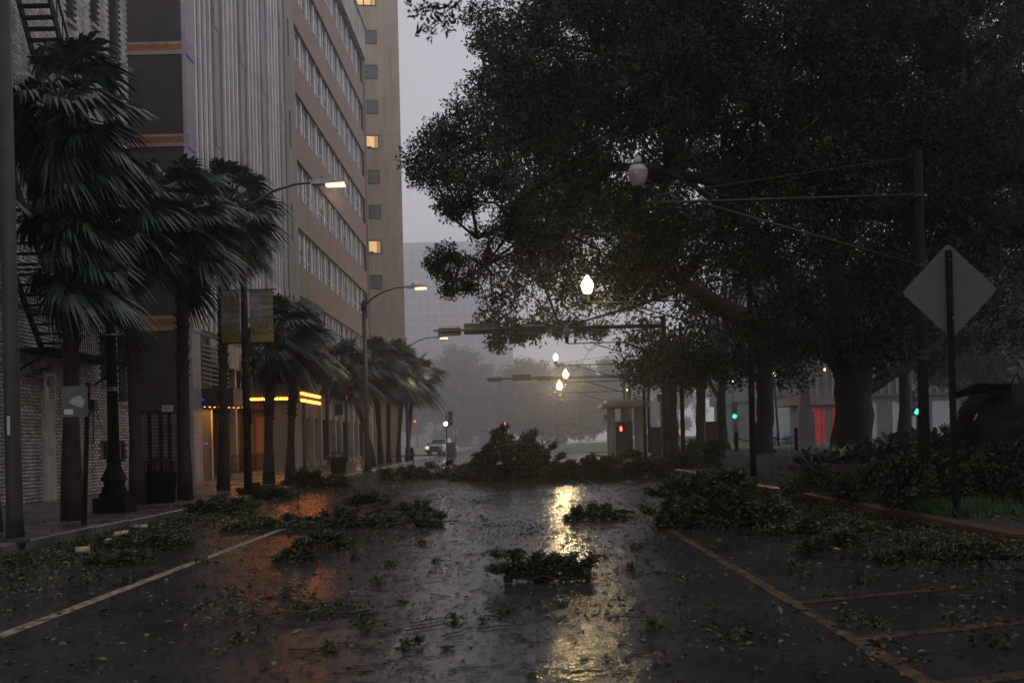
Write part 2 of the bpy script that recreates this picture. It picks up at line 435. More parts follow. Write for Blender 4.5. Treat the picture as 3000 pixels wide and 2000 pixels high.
def leaf_mesh(name, P, D, Nn, L, Wd, matname, fold=0.25):
    """one folded diamond-shaped leaf at every point P, along D, facing Nn"""
    D = unit(D); S = unit(np.cross(D, Nn)); Nn = np.cross(S, D)
    L = L[:, None]; Wd = Wd[:, None]
    V = np.empty((len(P), 4, 3))
    V[:, 0] = P
    V[:, 1] = P + D*L*0.5 + S*Wd*0.5 + Nn*Wd*fold
    V[:, 2] = P + D*L - Nn*L*0.1
    V[:, 3] = P + D*L*0.5 - S*Wd*0.5 + Nn*Wd*fold
    n = len(P)
    Fq = np.arange(n*4).reshape(n, 4)
    return raw_mesh(name, V.reshape(-1, 3), Fq, matname)
def rdir(n): return unit(RNG.normal(size=(n, 3)))
def sprigs(centres, radii, per, leaf=0.12, spread=0.16, squash=0.75):
    """leaf positions grouped in sprigs inside each clump: returns P, D, N arrays"""
    C = np.repeat(np.asarray(centres, float), per, axis=0); Rr = np.repeat(np.asarray(radii, float), per)
    n = len(C)
    off = rdir(n) * (RNG.random(n)**0.45)[:, None] * Rr[:, None]
    off[:, 2] *= squash
    S = C + off
    k = 5
    SP = np.repeat(S, k, axis=0)
    D = rdir(n*k)
    P = SP + D*spread*0.35*RNG.random((n*k, 1)) + rdir(n*k)*spread*0.5
    return P, D, rdir(n*k)
# ------------------------------------------------------------------ ground, road, pavements
XL, XRK, XF = -7.9, 6.9, -13.5           # left kerb, right kerb, facade line
m = MB(); m.box(-400, 500, -60, 1200, -0.6, -0.012); struct('ground', m, 'asphalt')
def sheet(x0, x1, y0, y1, z, nx=1, ny=1):
    m = MB()
    for i in range(nx):
        for j in range(ny):
            xa, xb = x0+(x1-x0)*i/nx, x0+(x1-x0)*(i+1)/nx; ya, yb = y0+(y1-y0)*j/ny, y0+(y1-y0)*(j+1)/ny
            m.quad((xa,ya,z),(xb,ya,z),(xb,yb,z),(xa,yb,z))
    return m
struct('road', sheet(XL, XRK, -40, 420, 0.0), 'asphalt')
m = MB(); m.box(-60, XL-0.18, -30, 101, -0.3, 0.15); struct('left_pavement', m, 'concrete_wet')
# pavement flags, the nearer ones with open joints
pav = bpy.data.objects['left_pavement']
fm = MB(); fm.box(-0.74, 0.74, -0.74, 0.74, 0.0, 0.012); fm_me = fm.mesh('paving_flag', 'concrete_wet')
for i in range(3):
    for j in range(26):
        o = link('paving_flag', fm_me, pav, (XL-0.98-i*1.52, 13.2+j*1.52, 0.151+random.uniform(-0.004, 0.004)))
# left kerb stones, each a little out of line
kerb = struct('left_kerb', MB().box(XL-0.19, XL-0.02, -30, 12, -0.2, 0.155), 'kerb_stone')
y = 12.0
while y < 101:
    L = random.uniform(1.5, 2.1); dx = random.uniform(-0.03, 0.03); dz = random.uniform(-0.012, 0.015)
    m = MB(); m.prism([(-0.09,-0.3),(0.075,-0.3),(0.09,0.13),(0.07,0.16),(-0.09,0.165)], 'y', -L/2+0.012, L/2-0.012)
    if y < 75: link('kerb_stone', m.mesh('kerb_stone', 'kerb_stone'), kerb, (XL-0.1+dx, y+L/2, dz))
    else: m2 = MB(); link('kerb_stone', m.mesh('kerb_stone', 'kerb_stone'), kerb, (XL-0.1+dx, y+L/2, dz))
    y += L
# right kerb, rusted
kr = struct('right_kerb', MB().box(XRK+0.02, XRK+0.2, -30, 9, -0.2, 0.16), 'kerb_rust')
y = 9.0
while y < 96:
    L = random.uniform(2.0, 3.0); dz = random.uniform(-0.015, 0.012)
    m = MB(); m.prism([(-0.1,-0.3),(0.1,-0.3),(0.1,0.165),(-0.07,0.17),(-0.1,0.12)], 'y', -L/2+0.01, L/2-0.01)
    link('kerb_stone', m.mesh('kerb_stone', 'kerb_rust'), kr, (XRK+0.11+random.uniform(-0.02, 0.02), y+L/2, dz))
    y += L
def vz(x):
    t = min(1, max(0, (x-7.1)/4.5)); return 0.15 + 0.5*t*t*(3-2*t)
m = MB(); NX, NY = 30, 50
gx = [XRK+0.2 + 50*(i/NX)**1.6 for i in range(NX+1)]; gy = [-25 + 122*j/NY for j in range(NY+1)]
for x in gx:
    for y in gy:
        m.v.append((x, y, vz(x) + 0.03*math.sin(x*2.1+y*0.7) * min(1, (x-6.9)) * (1 if y < 95 else 0)))
for i in range(NX):
    for j in range(NY):
        a = i*(NY+1)+j; m.f.append((a, a+NY+1, a+NY+2, a+1)); m.m.append(0)
struct('planted_verge', m, 'soil', True)
m = MB(); m.box(XRK+0.2, 58, 96.9, 97.1, -0.3, 0.3); struct('verge_end_kerb', m, 'kerb_stone')
# lawn bank across the far street
m = MB(); n = 24
for i in range(n+1):
    for j in range(n+1):
        x = 2 + 46*i/n; y = 114 + 60*j/n
        e = min(1, i/6, (n-i)/6, j/10)
        m.v.append((x, y, 0.05 + 1.5*e*e*(3-2*e)*(0.75+0.25*math.sin(x*0.35))))
for i in range(n):
    for j in range(n):
        a = i*(n+1)+j; m.f.append((a, a+n+1, a+n+2, a+1)); m.m.append(0)
struct('far_lawn', m, 'lawn', True)
m = MB(); m.box(-60, XL-0.3, 117, 240, -0.3, 0.14); struct('far_pavement', m, 'concrete_wet')
# painted lines
def line(x, y0, y1, w, name, mt, z=0.004):
    m = MB(); yy = y0
    while yy < y1:
        ye = min(y1, yy+2.0); m.quad((x-w/2,yy,z),(x+w/2,yy,z),(x+w/2,ye,z),(x-w/2,ye,z)); yy = ye
    return m
def struct_line(name, m, mt): return tag(m.build(name, mt), kind='structure')
struct_line('white_edge_line', line(-4.52, 4, 19.5, 0.15, '', ''), 'white_line')
struct_line('yellow_edge_line', line(2.56, 3, 40, 0.13, '', ''), 'yellow_line')
m = MB()
for k in range(8):
    y0 = 7.5 + k*4.2; m.quad((-1.01, y0, .004), (-0.91, y0, .004), (-0.91, y0+1.3, .004), (-1.01, y0+1.3, .004))
struct_line('lane_dashes', m, 'faint_line')
m = MB()
for (xa, ya, xb, yb) in ((2.62, 6.35, 6.3, 7.55), (2.62, 7.85, 6.6, 9.2), (2.62, 9.6, 4.6, 10.35)):
    m.quad((xa, ya, .005), (xb, yb, .005), (xb, yb+0.13, .005), (xa, ya+0.17, .005))
struct_line('yellow_hatching', m, 'yellow_worn')
struct_line('faint_white_line', line(3.58, 20, 27, 0.1, '', ''), 'faint_line')

# ------------------------------------------------------------------ building helpers
def wall_yz(m, xf, y0, y1, z0, z1, holes, d, mi=0, mr=None):
    """a front facing +x at x = xf with rectangular openings (y0,y1,z0,z1) and reveals of depth d"""
    mr = mi if mr is None else mr
    ys = sorted({y0, y1, *[h[0] for h in holes], *[h[1] for h in holes]}); zs = sorted({z0, z1, *[h[2] for h in holes], *[h[3] for h in holes]})
    ys = [y for y in ys if y0 <= y <= y1]; zs = [z for z in zs if z0 <= z <= z1]
    for a, b in zip(ys, ys[1:]):
        for c, e in zip(zs, zs[1:]):
            my, mz = (a+b)/2, (c+e)/2
            if any(h[0] < my < h[1] and h[2] < mz < h[3] for h in holes): continue
            m.quad((xf,a,c),(xf,b,c),(xf,b,e),(xf,a,e), mi)
    for (a, b, c, e) in holes:
        x1 = xf-d
        m.quad((xf,a,c),(xf,a,e),(x1,a,e),(x1,a,c), mr); m.quad((xf,b,c),(x1,b,c),(x1,b,e),(xf,b,e), mr)
        m.quad((xf,a,c),(x1,a,c),(x1,b,c),(xf,b,c), mr); m.quad((xf,a,e),(xf,b,e),(x1,b,e),(x1,a,e), mr)
def prect(x0, y0, x1, y1, X=XF):
    """photo rectangle on the facade plane -> (ya, yb, za, zb)"""
    a = XP(x0, (y0+y1)/2, X); b = XP(x1, (y0+y1)/2, X); c = XP((x0+x1)/2, y1, X); e = XP((x0+x1)/2, y0, X)
    return (a.y, b.y, c.z, e.z)

# ------------------------------------------------------------------ painted brick building with fire escape
YA0, YA1, ZA = 8.0, 36.3, 21.0
A = thing('brick_building', 'grey painted brick building with slit windows and a black iron fire escape', 'building', (XF-5, 22, 0.15))
slits = [prect(192, -250, 212, 62), prect(264, -250, 281, 72), prect(320, -260, 341, 182),
         prect(297, 972, 314, 1115), prect(349, 985, 369, 1178), (33.0, 33.7, 5.5, 7.4)]
slits = [(a, max(b, a+0.5), c, d) for a, b, c, d in slits]
door = (16.6, 18.3, 0.15, 3.05); recess = (19.9, 20.9, 0.6, 1.5)
boxes_hole = [prect(296, 1297, 314, 1346), prect(351, 1297, 366, 1346)]
holes = slits + [door] + boxes_hole
m = MB(); wall_yz(m, XF-0.03, YA0, YA1, 0.0, ZA, holes, 0.35)
m.box(XF-14, XF-0.4, YA0, YA1-0.01, 0, ZA-0.01)
m.quad((XF-0.03, YA1, 0), (XF-14, YA1, 0), (XF-14, YA1, ZA), (XF-0.03, YA1, ZA))
m.quad((XF-0.03, YA0, 0), (XF-14, YA0, 0), (XF-14, YA0, ZA), (XF-0.03, YA0, ZA))
m.quad((XF-0.03, YA0, ZA), (XF-14, YA0, ZA), (XF-14, YA1, ZA), (XF-0.03, YA1, ZA))
wallA = m.build('wall', 'mortar', A)
BW, BH = 0.3, 0.1
bm = MB(); bm.box(-0.02, 0.013, -BW/2+0.007, BW/2-0.007, -BH/2+0.008, BH/2-0.008); brick_me = bm.mesh('brick', 'brick_paint')
cells = []
row = 0; z = 0.2
while z < 17.6:
    y = 13.4 + (0.15 if row % 2 else 0)
    while y < YA1-0.1:
        if not any(h[0]-BW*0.5 < y < h[1]+BW*0.5 and h[2]-0.04 < z < h[3]+0.04 for h in holes): cells.append((y, z))
        y += BW
    z += BH; row += 1
def hidden(y, z):   # the palms and posts stand in front of most of the middle
    return not (23.5 < y < 36 and 0.3 < z < 3.2)
near = sorted([c for c in cells if not hidden(*c)], key=lambda c: c[0])[:300]
ns = set(near)
for (y, z) in near:
    o = link('brick', brick_me, wallA, Vector((XF+random.uniform(-0.003, 0.003), y, z)) - world_loc(wallA))
V0 = np.array(bm.v); F0 = np.array(bm.f)
rest = np.array([(XF, y, z) for (y, z) in cells if (y, z) not in ns]); rest[:, 0] += RNG.uniform(-0.004, 0.004, len(rest))
V = (rest[:, None, :] + V0[None]).reshape(-1, 3) - np.array(world_loc(A))
Fq = (np.arange(len(rest))[:, None, None]*8 + F0[None]).reshape(-1, 4)
o = link('brick_courses', raw_mesh('brick_courses', V, Fq, 'brick_paint'), A); o['kind'] = 'stuff'
for (a, b, c, d) in slits:
    w = MB().box(XF-0.3, XF-0.24, a, b, c, d).build('window', 'glass_dark', A)
    MB().box(XF-0.24, XF-0.2, a, a+0.06, c, d).box(XF-0.24, XF-0.2, b-0.06, b, c, d).box(XF-0.24, XF-0.2, a+0.06, b-0.06, (c+d)/2-0.03, (c+d)/2+0.03).build('window_frame', 'frame_dark', w)
    MB().box(XF-0.2, XF+0.1, a-0.08, b+0.08, c-0.12, c+0.0).build('sill', 'concrete_pale', w)
for (a, b, c, d) in boxes_hole:
    MB().box(XF-0.25, XF-0.12, a, b, c, d).box(XF-0.12, XF-0.1, a+0.04, b-0.04, c+0.04, d-0.04).build('meter_box', 'stone_grey', A)
# barred gate in the doorway
g = MB(); a, b, c, d = door
g.box(XF-0.12, XF-0.07, a, b, 0.35, 0.42).box(XF-0.12, XF-0.07, a, b, 2.45, 2.55).box(XF-0.12, XF-0.07, a, b, c+0.02, c+0.08)
gate = g.build('gate', 'panel_beige', A)
for k in range(11):
    y = a + (b-a)*(k+0.5)/11; MB().box(XF-0.11, XF-0.08, y-0.018, y+0.018, 0.2, 3.0).build('gate_bar', 'panel_beige', gate)
MB().box(XF-0.34, XF-0.32, a, b, c, d).build('door', 'render_dark', A)
# pale pilaster, downpipe and notice
p0, p1 = XP(121, 1300, XF), XP(151, 1300, XF)
MB().box(XF+0.015, XF+0.12, p0.y, p1.y, 0.15, 3.35).build('pilaster', 'gutter_white', A)
nr = prect(121, 1092, 149, 1170)
nb = MB().box(XF+0.05, XF+0.13, nr[0], nr[1], nr[2], nr[3]).build('notice_board', 'sign_white', A)
m = MB()
for k in range(9):
    z = nr[3]-0.12-k*0.075; m.box(XF+0.13, XF+0.133, nr[0]+0.32*(nr[1]-nr[0]), nr[1]-0.06, z-0.022, z+0.022)
m.build('notice_text', 'sign_text', nb)
m = MB(); m.box(XF+0.13, XF+0.133, nr[0]+0.06, nr[0]+0.24, nr[2]+0.35, nr[2]+0.55); m.box(XF+0.13, XF+0.133, nr[0]+0.1, nr[0]+0.2, nr[2]+0.55, nr[2]+0.64); m.build('notice_symbol', 'sign_text', nb)
# conduit and loose cable
m = MB(); pts = [XP(x, y, XF) + Vector((0.06, 0, 0)) for x, y in ((270, 1190), (280, 1215), (290, 1250), (305, 1272), (318, 1278))]; m.tube(pts, 0.015, 5)
m.tube([XP(268, 1185, XF)+Vector((.05,0,0)), XP(270, 1300, XF)+Vector((.05,0,0))], 0.02, 5)
for k in range(4):
    m.tube([XP(62+i*16, 1105 - 26*math.sin(i/5*2.4) + k*6*math.sin(i), XF)+Vector((0.1+0.03*k, 0, 0)) for i in range(6)], 0.012, 4)
m.build('cable', 'frame_dark', A)
MB().box(XF+0.01, XF+0.16, *[XP(262, 1180, XF).y, XP(274, 1180, XF).y], XP(268, 1205, XF).z, XP(268, 1170, XF).z).build('junction_box', 'frame_dark', A)
MB().box(XF+0.01, XF+0.1, 24.2, 33.6, 5.55, 5.62).build('pipe_run', 'stone_grey', A)
# fire escape: landings with railing cages and stairs
FE = []
def cage(y0, y1, z, hgt, xo):
    b = MB(); b.box(XF+0.02, xo, y0, y1, z-0.06, z); pl = b.build('landing', 'iron', A)
    r = MB(); r.box(xo-0.04, xo, y0, y1, z+hgt-0.05, z+hgt); r.box(xo-0.04, xo, y0, y1, z+hgt*0.5, z+hgt*0.5+0.03)
    r.box(XF+0.02, xo, y1-0.04, y1, z+hgt-0.05, z+hgt); r.box(XF+0.02, xo, y0, y0+0.04, z+hgt-0.05, z+hgt)
    r.build('railing', 'iron', A)
    k = 0; n = int((y1-y0)/0.14)
    for i in range(n+1):
        y = y0 + (y1-y0)*i/n; MB().box(xo-0.03, xo-0.008, y-0.01, y+0.01, z, z+hgt).build('baluster', 'iron', pl)
    for i in range(7):
        x = XF+0.1+(xo-XF-0.15)*i/6; MB().box(x-0.01, x+0.01, y1-0.03, y1-0.01, z, z+hgt).build('baluster', 'iron', pl)
    br = MB(); br.bar((XF, y0+0.1, z-0.7), (xo-0.05, y0+0.1, z-0.04), 0.05); br.bar((XF, y1-0.1, z-0.7), (xo-0.05, y1-0.1, z-0.04), 0.05); br.build('bracket', 'iron', A)
cage(27.3, 32.8, 4.35, 2.1, XF+1.2)
cage(23.5, 31.5, 10.0, 1.1, XF+1.2)
def flight(y0, z0, y1, z1, x0, x1):
    s = MB(); s.bar((x0, y0, z0), (x0, y1, z1), 0.05, 0.24); s.bar((x1, y0, z0), (x1, y1, z1), 0.05, 0.24)
    s.bar((x1, y0, z0+0.95), (x1, y1, z1+0.95), 0.05); fl = s.build('stringer', 'iron', A)
    n = int(abs(z1-z0)/0.24)
    for i in range(n):
        t = (i+0.5)/n; y = y0+(y1-y0)*t; z = z0+(z1-z0)*t
        MB().box(x0, x1, y-0.12, y+0.12, z-0.02, z+0.02).build('stair_tread', 'iron', fl)
        if i % 2 == 0: MB().box(x1-0.012, x1+0.012, y-0.012, y+0.012, z, z+0.95).build('baluster', 'iron', fl)
flight(28.6, 4.45, 24.2, 10.0, XF+0.25, XF+1.1)
flight(25.4, 17.2, 30.2, 10.1, XF+0.25, XF+1.1)
flight(25.4, 17.2, 29.0, 22.0, XF+0.25, XF+1.1)

# ------------------------------------------------------------------ hotel block with vertical fins and its camera-facing dark brick flank
YB = 42.3; YC1 = 61.0; ZC = 34.0
C = thing('finned_building', 'tall dark block with white vertical fins and orange banded brick flank', 'building', (XF-5, 52, 0.15))
m = MB(); m.box(XF-16, XF-0.02, YB, YC1-0.01, 5.2, ZC)
m.box(XF-16, XF-0.02, YB, 44.9, 0, 5.2)
m.box(XF-16, XF-3.2, 44.9, 56.0, 0, 5.2); m.box(XF-16, XF-0.02, 56.0, YC1-0.01, 0, 5.2)
m.build('core_wall', 'render_dark', C)
fl = MB(); fl.box(XF-9, XF-0.01, YB-0.06, YB-0.002, 0.15, ZC).build('flank_wall', 'brick_dark', C)
def zrow(py, px=450): return W(px, py, YB-0.1).z
for (t, b) in ((123, 160), (394, 430), (925, 968)):
    z1, z0 = zrow(t), zrow(b); h = z1-z0
    for nm, a, bb, mt in (('pale_tile_course', z1-h*0.2, z1, 'tile_pale'), ('orange_band', z0+h*0.33, z1-h*0.2-0.006, 'tile_orange'), ('pale_tile_course', z0, z0+h*0.33-0.006, 'tile_pale')):
        MB().box(XF-9, XF+0.02, YB-0.1, YB-0.062, a, bb).build(nm, mt, C)
        if nm == 'pale_tile_course': pass
    # the band turns the corner on to the street front
    MB().box(XF+0.16, XF+0.2, YB-0.098, YB+1.0, z0, z1).build('corner_band', 'tile_pale', C)
    for zz in (z0-0.02, z1+0.02): MB().box(XF+0.201, XF+0.225, YB-0.09, YB+0.75, zz-0.008, zz+0.008).build('blue_light_strip', 'led_blue', C)
MB().box(XF, XF+0.155, YB-0.11, YB+1.02, 0.15, ZC).build('corner_pier', 'brick_pale', C)
g0, gp = 43.5, 4.4
fin_m = MB().box(-0.02, 0.13, -0.1, 0.1, 0, ZC-6.6); fin_me = fin_m.mesh('fin', 'fin_white')
for gI in range(4):
    ys = g0 + gI*gp
    MB().box(XF-0.02, XF+0.03, ys-0.15, ys+2.75, 6.4, ZC).build('fin_panel', 'panel_brown', C)
    for k in range(4):
        link('fin', fin_me, C, Vector((XF+0.02, ys+0.1+k*0.72, 6.6)) - world_loc(C))
    MB().box(XF, XF+0.22, ys+2.62, ys+3.3, 6.6, ZC).build('brick_pier', 'brick_pale', C)
    for z in (9.8, 15.1, 20.5, 25.8, 31.0):
        MB().box(XF+0.221, XF+0.25, ys+2.6, ys+3.32, z, z+0.9).build('pier_band', 'tile_pale', C)
    MB().box(XF-0.02, XF+0.06, ys+3.32, ys+4.22, 6.5, ZC).build('plain_panel', 'panel_mid', C)
# pale louvred band and ground floor
MB().box(XF-0.01, XF+0.1, 44.9, 58.5, 5.25, 6.35).build('louvre_backing', 'panel_beige', C)
for k in range(9): MB().box(XF+0.1, XF+0.17, 43.4, 47.5, 4.3+k*0.2, 4.38+k*0.2).build('louvre', 'stone_grey', C)
for (ya, yb) in ((45.0, 45.25), (49.0, 49.25), (55.7, 55.95)): MB().box(XF-0.24, XF+0.02, ya, yb, 0.15, 5.2).build('column', 'concrete_pale', C)
MB().box(XF-3.19, XF-0.1, 55.94, 55.99, 0.15, 5.2).build('entrance_end_wall', 'panel_beige', C)
for k in range(4):
    x0_ = XF-3.0+k*0.72
    dr = MB().box(x0_, x0_+0.66, 55.86, 55.935, 0.15, 3.3).build('wall_panel', 'panel_mid', C)
    MB().box(x0_+0.05, x0_+0.61, 55.84, 55.858, 0.4, 3.1).build('panel_face', 'panel_beige', dr)
MB().box(XF-3.19, XF-0.1, 55.8, 55.935, 3.35, 3.6).build('sign_band', 'frame_dark', C)
ed = MB().box(XF-3.18, XF-3.1, 46, 55.5, 0.15, 4.6).build('entrance_glazing', 'glass_dark', C)
for k in range(6): MB().box(XF-3.1, XF-3.05, 46.2+k*1.8, 46.28+k*1.8, 0.15, 4.6).build('glazing_bar', 'frame_dark', ed)
for (y, z) in ((43.2, 3.55), (43.4, 1.7)): MB().box(XF+0.17, XF+0.2, y, y+0.5, z, z+0.06).build('blue_light_strip', 'led_blue', C)
# entrance canopies edged with bulbs
bulb = MB(); bulb.lathe([(0.02,-0.07),(0.065,-0.03),(0.07,0.0),(0.05,0.05),(0.02,0.07)], n=8); bulb_me = bulb.mesh('bulb', 'bulb_orange', True)
def canopy(x1, y0, y1, z0, z1, fronts, label):
    t = thing('entrance_canopy', label, 'canopy', ((XF+x1)/2, (y0+y1)/2, z0))
    sl = MB().box(XF-0.3, x1, y0, y1, z0, z1).build('slab', 'frame_dark', t)
    MB().box(XF-0.2, x1+0.03, y0-0.03, y0-0.002, z0+0.05, z1+0.08).box(x1+0.002, x1+0.03, y0, y1, z0+0.05, z1+0.08).build('fascia', 'steel_grey', t)
    for (xa, ya, xb, yb, n, dz) in fronts:
        for k in range(n):
            q = (k+0.5)/n
            link('bulb', bulb_me, t, Vector((xa+(xb-xa)*q, ya+(yb-ya)*q, z0+dz)) - world_loc(t))
    return t
canopy(-10.75, 50.4, 55.6, 3.85, 4.25, [(-14.0, 50.33, -10.95, 50.33, 20, 0.02), (-10.68, 50.6, -10.68, 55.5, 16, 0.28), (-10.68, 50.6, -10.68, 55.5, 16, -0.06)], 'flat canopy over the recessed entrance, edged with rows of orange bulbs')
cl = canopy(-12.1, 43.6, 46.2, 3.3, 4.0, [(-13.4, 43.55, -12.05, 46.1, 10, 0.05)], 'short dark canopy beside the striped corner pier, orange bulbs underneath')
bl = bpy.data.lights.new('canopy_glow', 'AREA'); bl.energy = 110; bl.color = (1, 0.36, 0.07); bl.size = 2.4; bl.size_y = 4.5; bl.shape = 'RECTANGLE'
bo = bpy.data.objects.new('canopy_glow', bl); COL.objects.link(bo); bo.location = (-12.2, 53, 3.78)
bl2 = bpy.data.lights.new('canopy_glow_small', 'AREA'); bl2.energy = 40; bl2.color = (1, 0.42, 0.1); bl2.size = 1.2
bo2 = bpy.data.objects.new('canopy_glow_small', bl2); COL.objects.link(bo2); bo2.location = (-12.7, 45, 3.24)
# railing in front of the entrance
t = thing('entrance_railing', 'low dark iron railing before the orange lit entrance', 'railing', (XF+0.35, 50, 0.15))
MB().box(XF+0.3, XF+0.4, 46.8, 55.2, 0.15, 0.32).build('plinth', 'stone_grey', t)
MB().box(XF+0.33, XF+0.37, 46.8, 55.2, 1.12, 1.17).box(XF+0.33, XF+0.37, 46.8, 55.2, 0.4, 0.44).build('rail', 'iron', t)
for k in range(42): MB().box(XF+0.34, XF+0.36, 46.9+k*0.2, 46.92+k*0.2, 0.32, 1.2).build('baluster', 'iron', t)
# exit gate: slatted screen with posts before the dark flank
t = thing('slatted_gate', 'slatted gate with dark posts below the exit sign', 'gate', (-14.6, YB-1.2, 0.15))
for k in range(18): MB().box(-16.2, -13.55, YB-1.22, YB-1.18, 0.35+k*0.145, 0.45+k*0.145).build('slat', 'panel_beige', t)
for x in (-16.0, -15.6, -15.15, -14.75, -14.3, -13.95, -13.58):
    MB().box(x-0.06, x+0.06, YB-1.34, YB-1.225, 0.15, 3.0).build('post', 'iron', t)
t = thing('exit_sign', 'small white exit sign with red letters on the dark brick flank', 'sign', W(490, 1196, YB-0.25))
q = W(490, 1196, YB-0.25); c4 = W(476, 1204, YB-0.25)
sw, sh = 0.2, 0.13
MB().box(-sw*1.05, sw*1.05, 0, 0.12, -sh, sh).build('panel', 'sign_white', t, local=True)
MB().box(-1.6, -sw*1.06, 0.05, 0.09, -0.02, 0.02).build('conduit', 'stone_grey', t, local=True)
MB().box(-0.05, 0.05, 0.12, 0.2, -0.05, 0.05).build('bracket', 'frame_dark', t, local=True)
def text(txt, size, mt, parent, loc, rot, ext=0.004, name='lettering', sx=1):
    cu = bpy.data.curves.new(name, 'FONT'); cu.body = txt; cu.size = size; cu.extrude = ext; cu.align_x = 'CENTER'; cu.align_y = 'CENTER'
    cu.materials.append(MATS[mt])
    tmp = bpy.data.objects.new(name, cu); COL.objects.link(tmp)
    bpy.context.view_layer.update()
    me = bpy.data.meshes.new_from_object(tmp.evaluated_get(bpy.context.evaluated_depsgraph_get()))
    bpy.data.objects.remove(tmp)
    o = link(name, me, parent, loc); o.rotation_euler = rot; o.scale = (sx, 1, 1)
    return o
text('EXIT', 0.2, 'sign_red', t, (0, -0.006, 0), (R(90), 0, 0), sx=0.75)

# ------------------------------------------------------------------ beige strip and red brick office with ribbon windows
t = thing('beige_stair_tower', 'narrow beige brick stair tower with slit windows between the finned and red buildings', 'building', (XF-4, 62.3, 0.15))
sl = [(61.9, 62.35, z, z+2.2) for z in (8.5, 14.0, 19.6, 25.2, 30.8)]
m = MB(); wall_yz(m, XF+0.1, 61.0, 63.7, 0.15, 38, sl, 0.3); m.box(XF-8, XF-0.21, 61.0, 63.69, 0.15, 38)
m.quad((XF+0.1,61.0,0.15),(XF-0.2,61.0,0.15),(XF-0.2,61.0,38),(XF+0.1,61.0,38)); m.build('wall', 'brick_beige', t)
for s in sl: MB().box(XF-0.2, XF-0.15, *s).build('window', 'glass_dark', t)
YD0, YD1, ZR = 63.7, 93.5, 39.4
D = thing('red_office_building', 'red brick office block with ribbon windows and white mullions', 'building', (XF-5, 78, 0.15))
tops = [36.3, 32.05, 27.9, 23.65, 19.4, 15.15, 10.9]; SHT = 2.31
holes = [(YD0+0.15, YD1-0.6, z-SHT, z) for z in tops]
m = MB(); wall_yz(m, XF+0.1, YD0, YD1, 6.6, 36.3, holes, 0.3, 0, 1); m.build('wall', ['brick_red', 'frame_dark'], D)
MB().box(XF-14, XF-0.25, YD0+0.01, YD1-0.01, 0.15, 37).build('core_wall', 'render_dark', D)
MB().box(XF-14, XF+0.32, YD0-0.2, YD1+0.25, 36.6, ZR).box(XF-14, XF+0.45, YD0-0.25, YD1+0.4, ZR, ZR+0.25).build('roof_fascia', 'concrete_pale', D)
MB().box(XF-0.3, XF+0.25, YD1-0.01, YD1+0.32, 0.15, 36.58).build('corner_pier', 'brick_beige', D)
NB = 12; bw = (YD1-0.6-YD0-0.15)/NB
fr = MB().box(0, 0.1, -bw/2, -bw/2+0.05, -SHT, 0).box(0, 0.1, bw/2-0.05, bw/2, -SHT, 0).box(0, 0.1, -bw/2+0.05, bw/2-0.05, -0.06, 0).box(0, 0.1, -bw/2+0.05, bw/2-0.05, -SHT, -SHT+0.07).box(0, 0.1, -0.06, 0.06, -SHT+0.07, -0.06)
fr.box(0.02, 0.08, -bw/2+0.05, -0.09, -SHT*0.7, -SHT*0.7+0.05).box(0.02, 0.08, 0.09, bw/2-0.05, -SHT*0.7, -SHT*0.7+0.05)
fr_me = fr.mesh('window', 'mullion')
pn = MB().box(0.03, 0.05, -bw/4+0.03, bw/4-0.05, -SHT+0.07, -0.06)
pn_me = [pn.mesh('pane', k_) for k_ in ('glass_dark', 'glass_dark', 'glass_green', 'glass_blind')]
sp_me = [MB().box(0.03, 0.05, -bw/4+0.03, bw/4-0.05, -SHT*q_, -0.06).mesh('blind', 'glass_blind') for q_ in (0.3, 0.5, 0.8)]
bd_me = MB().box(-0.02, 0.0, -bw/4+0.03, bw/4-0.05, -SHT*0.6, -0.06).mesh('blind', 'concrete_pale')
pier_me = MB().box(0, 0.15, -0.15, 0.15, -SHT, 0).mesh('window_pier', 'mullion')
for z in tops:
    for k in range(NB):
        yc = YD0+0.15+bw*(k+0.5)
        w = link('window', fr_me, D, Vector((XF-0.22, yc, z)) - world_loc(D))
        
        for s_ in (-1, 1):
            link('pane', random.choice(pn_me), w, (0, s_*bw/4+0.01, 0))
            if random.random() < 0.3: link('blind', random.choice(sp_me), w, (0.023, s_*bw/4+0.01, 0))
        link('window_pier', pier_me, D, Vector((XF-0.2, yc-bw/2, z)) - world_loc(D))
# ground floor: columns, beige spandrels and dark glazing
MB().box(XF-0.24, XF+0.02, YD0, YD1, 6.3, 6.6).build('sill_band', 'panel_beige', D)
NC = 11; cw = (YD1-YD0)/NC
gz = MB().box(XF-0.24, XF-0.2, YD0+0.1, YD1-0.1, 0.5, 3.3).build('shopfront_glazing', 'glass_dark', D)
for k in range(NC+1):
    y = YD0+0.3+cw*k*0.98; MB().box(XF-0.2, XF+0.25, y-0.17, y+0.17, 0.15, 6.3).build('column', 'frame_dark' if k % 3 == 0 else 'concrete_pale', D)
    if k < NC:
        MB().box(XF-0.15, XF+0.05, y+0.2, y+cw*0.98-0.2, 3.3, 6.28).build('spandrel', 'panel_beige', D)
        MB().box(XF-0.2, XF-0.1, y+cw*0.45, y+cw*0.45+0.08, 0.5, 3.3).build('glazing_bar', 'concrete_pale', gz)
        MB().box(XF-0.22, XF+0.1, y+0.2, y+cw*0.98-0.2, 0.15, 0.5).build('plinth', 'stone_grey', D)

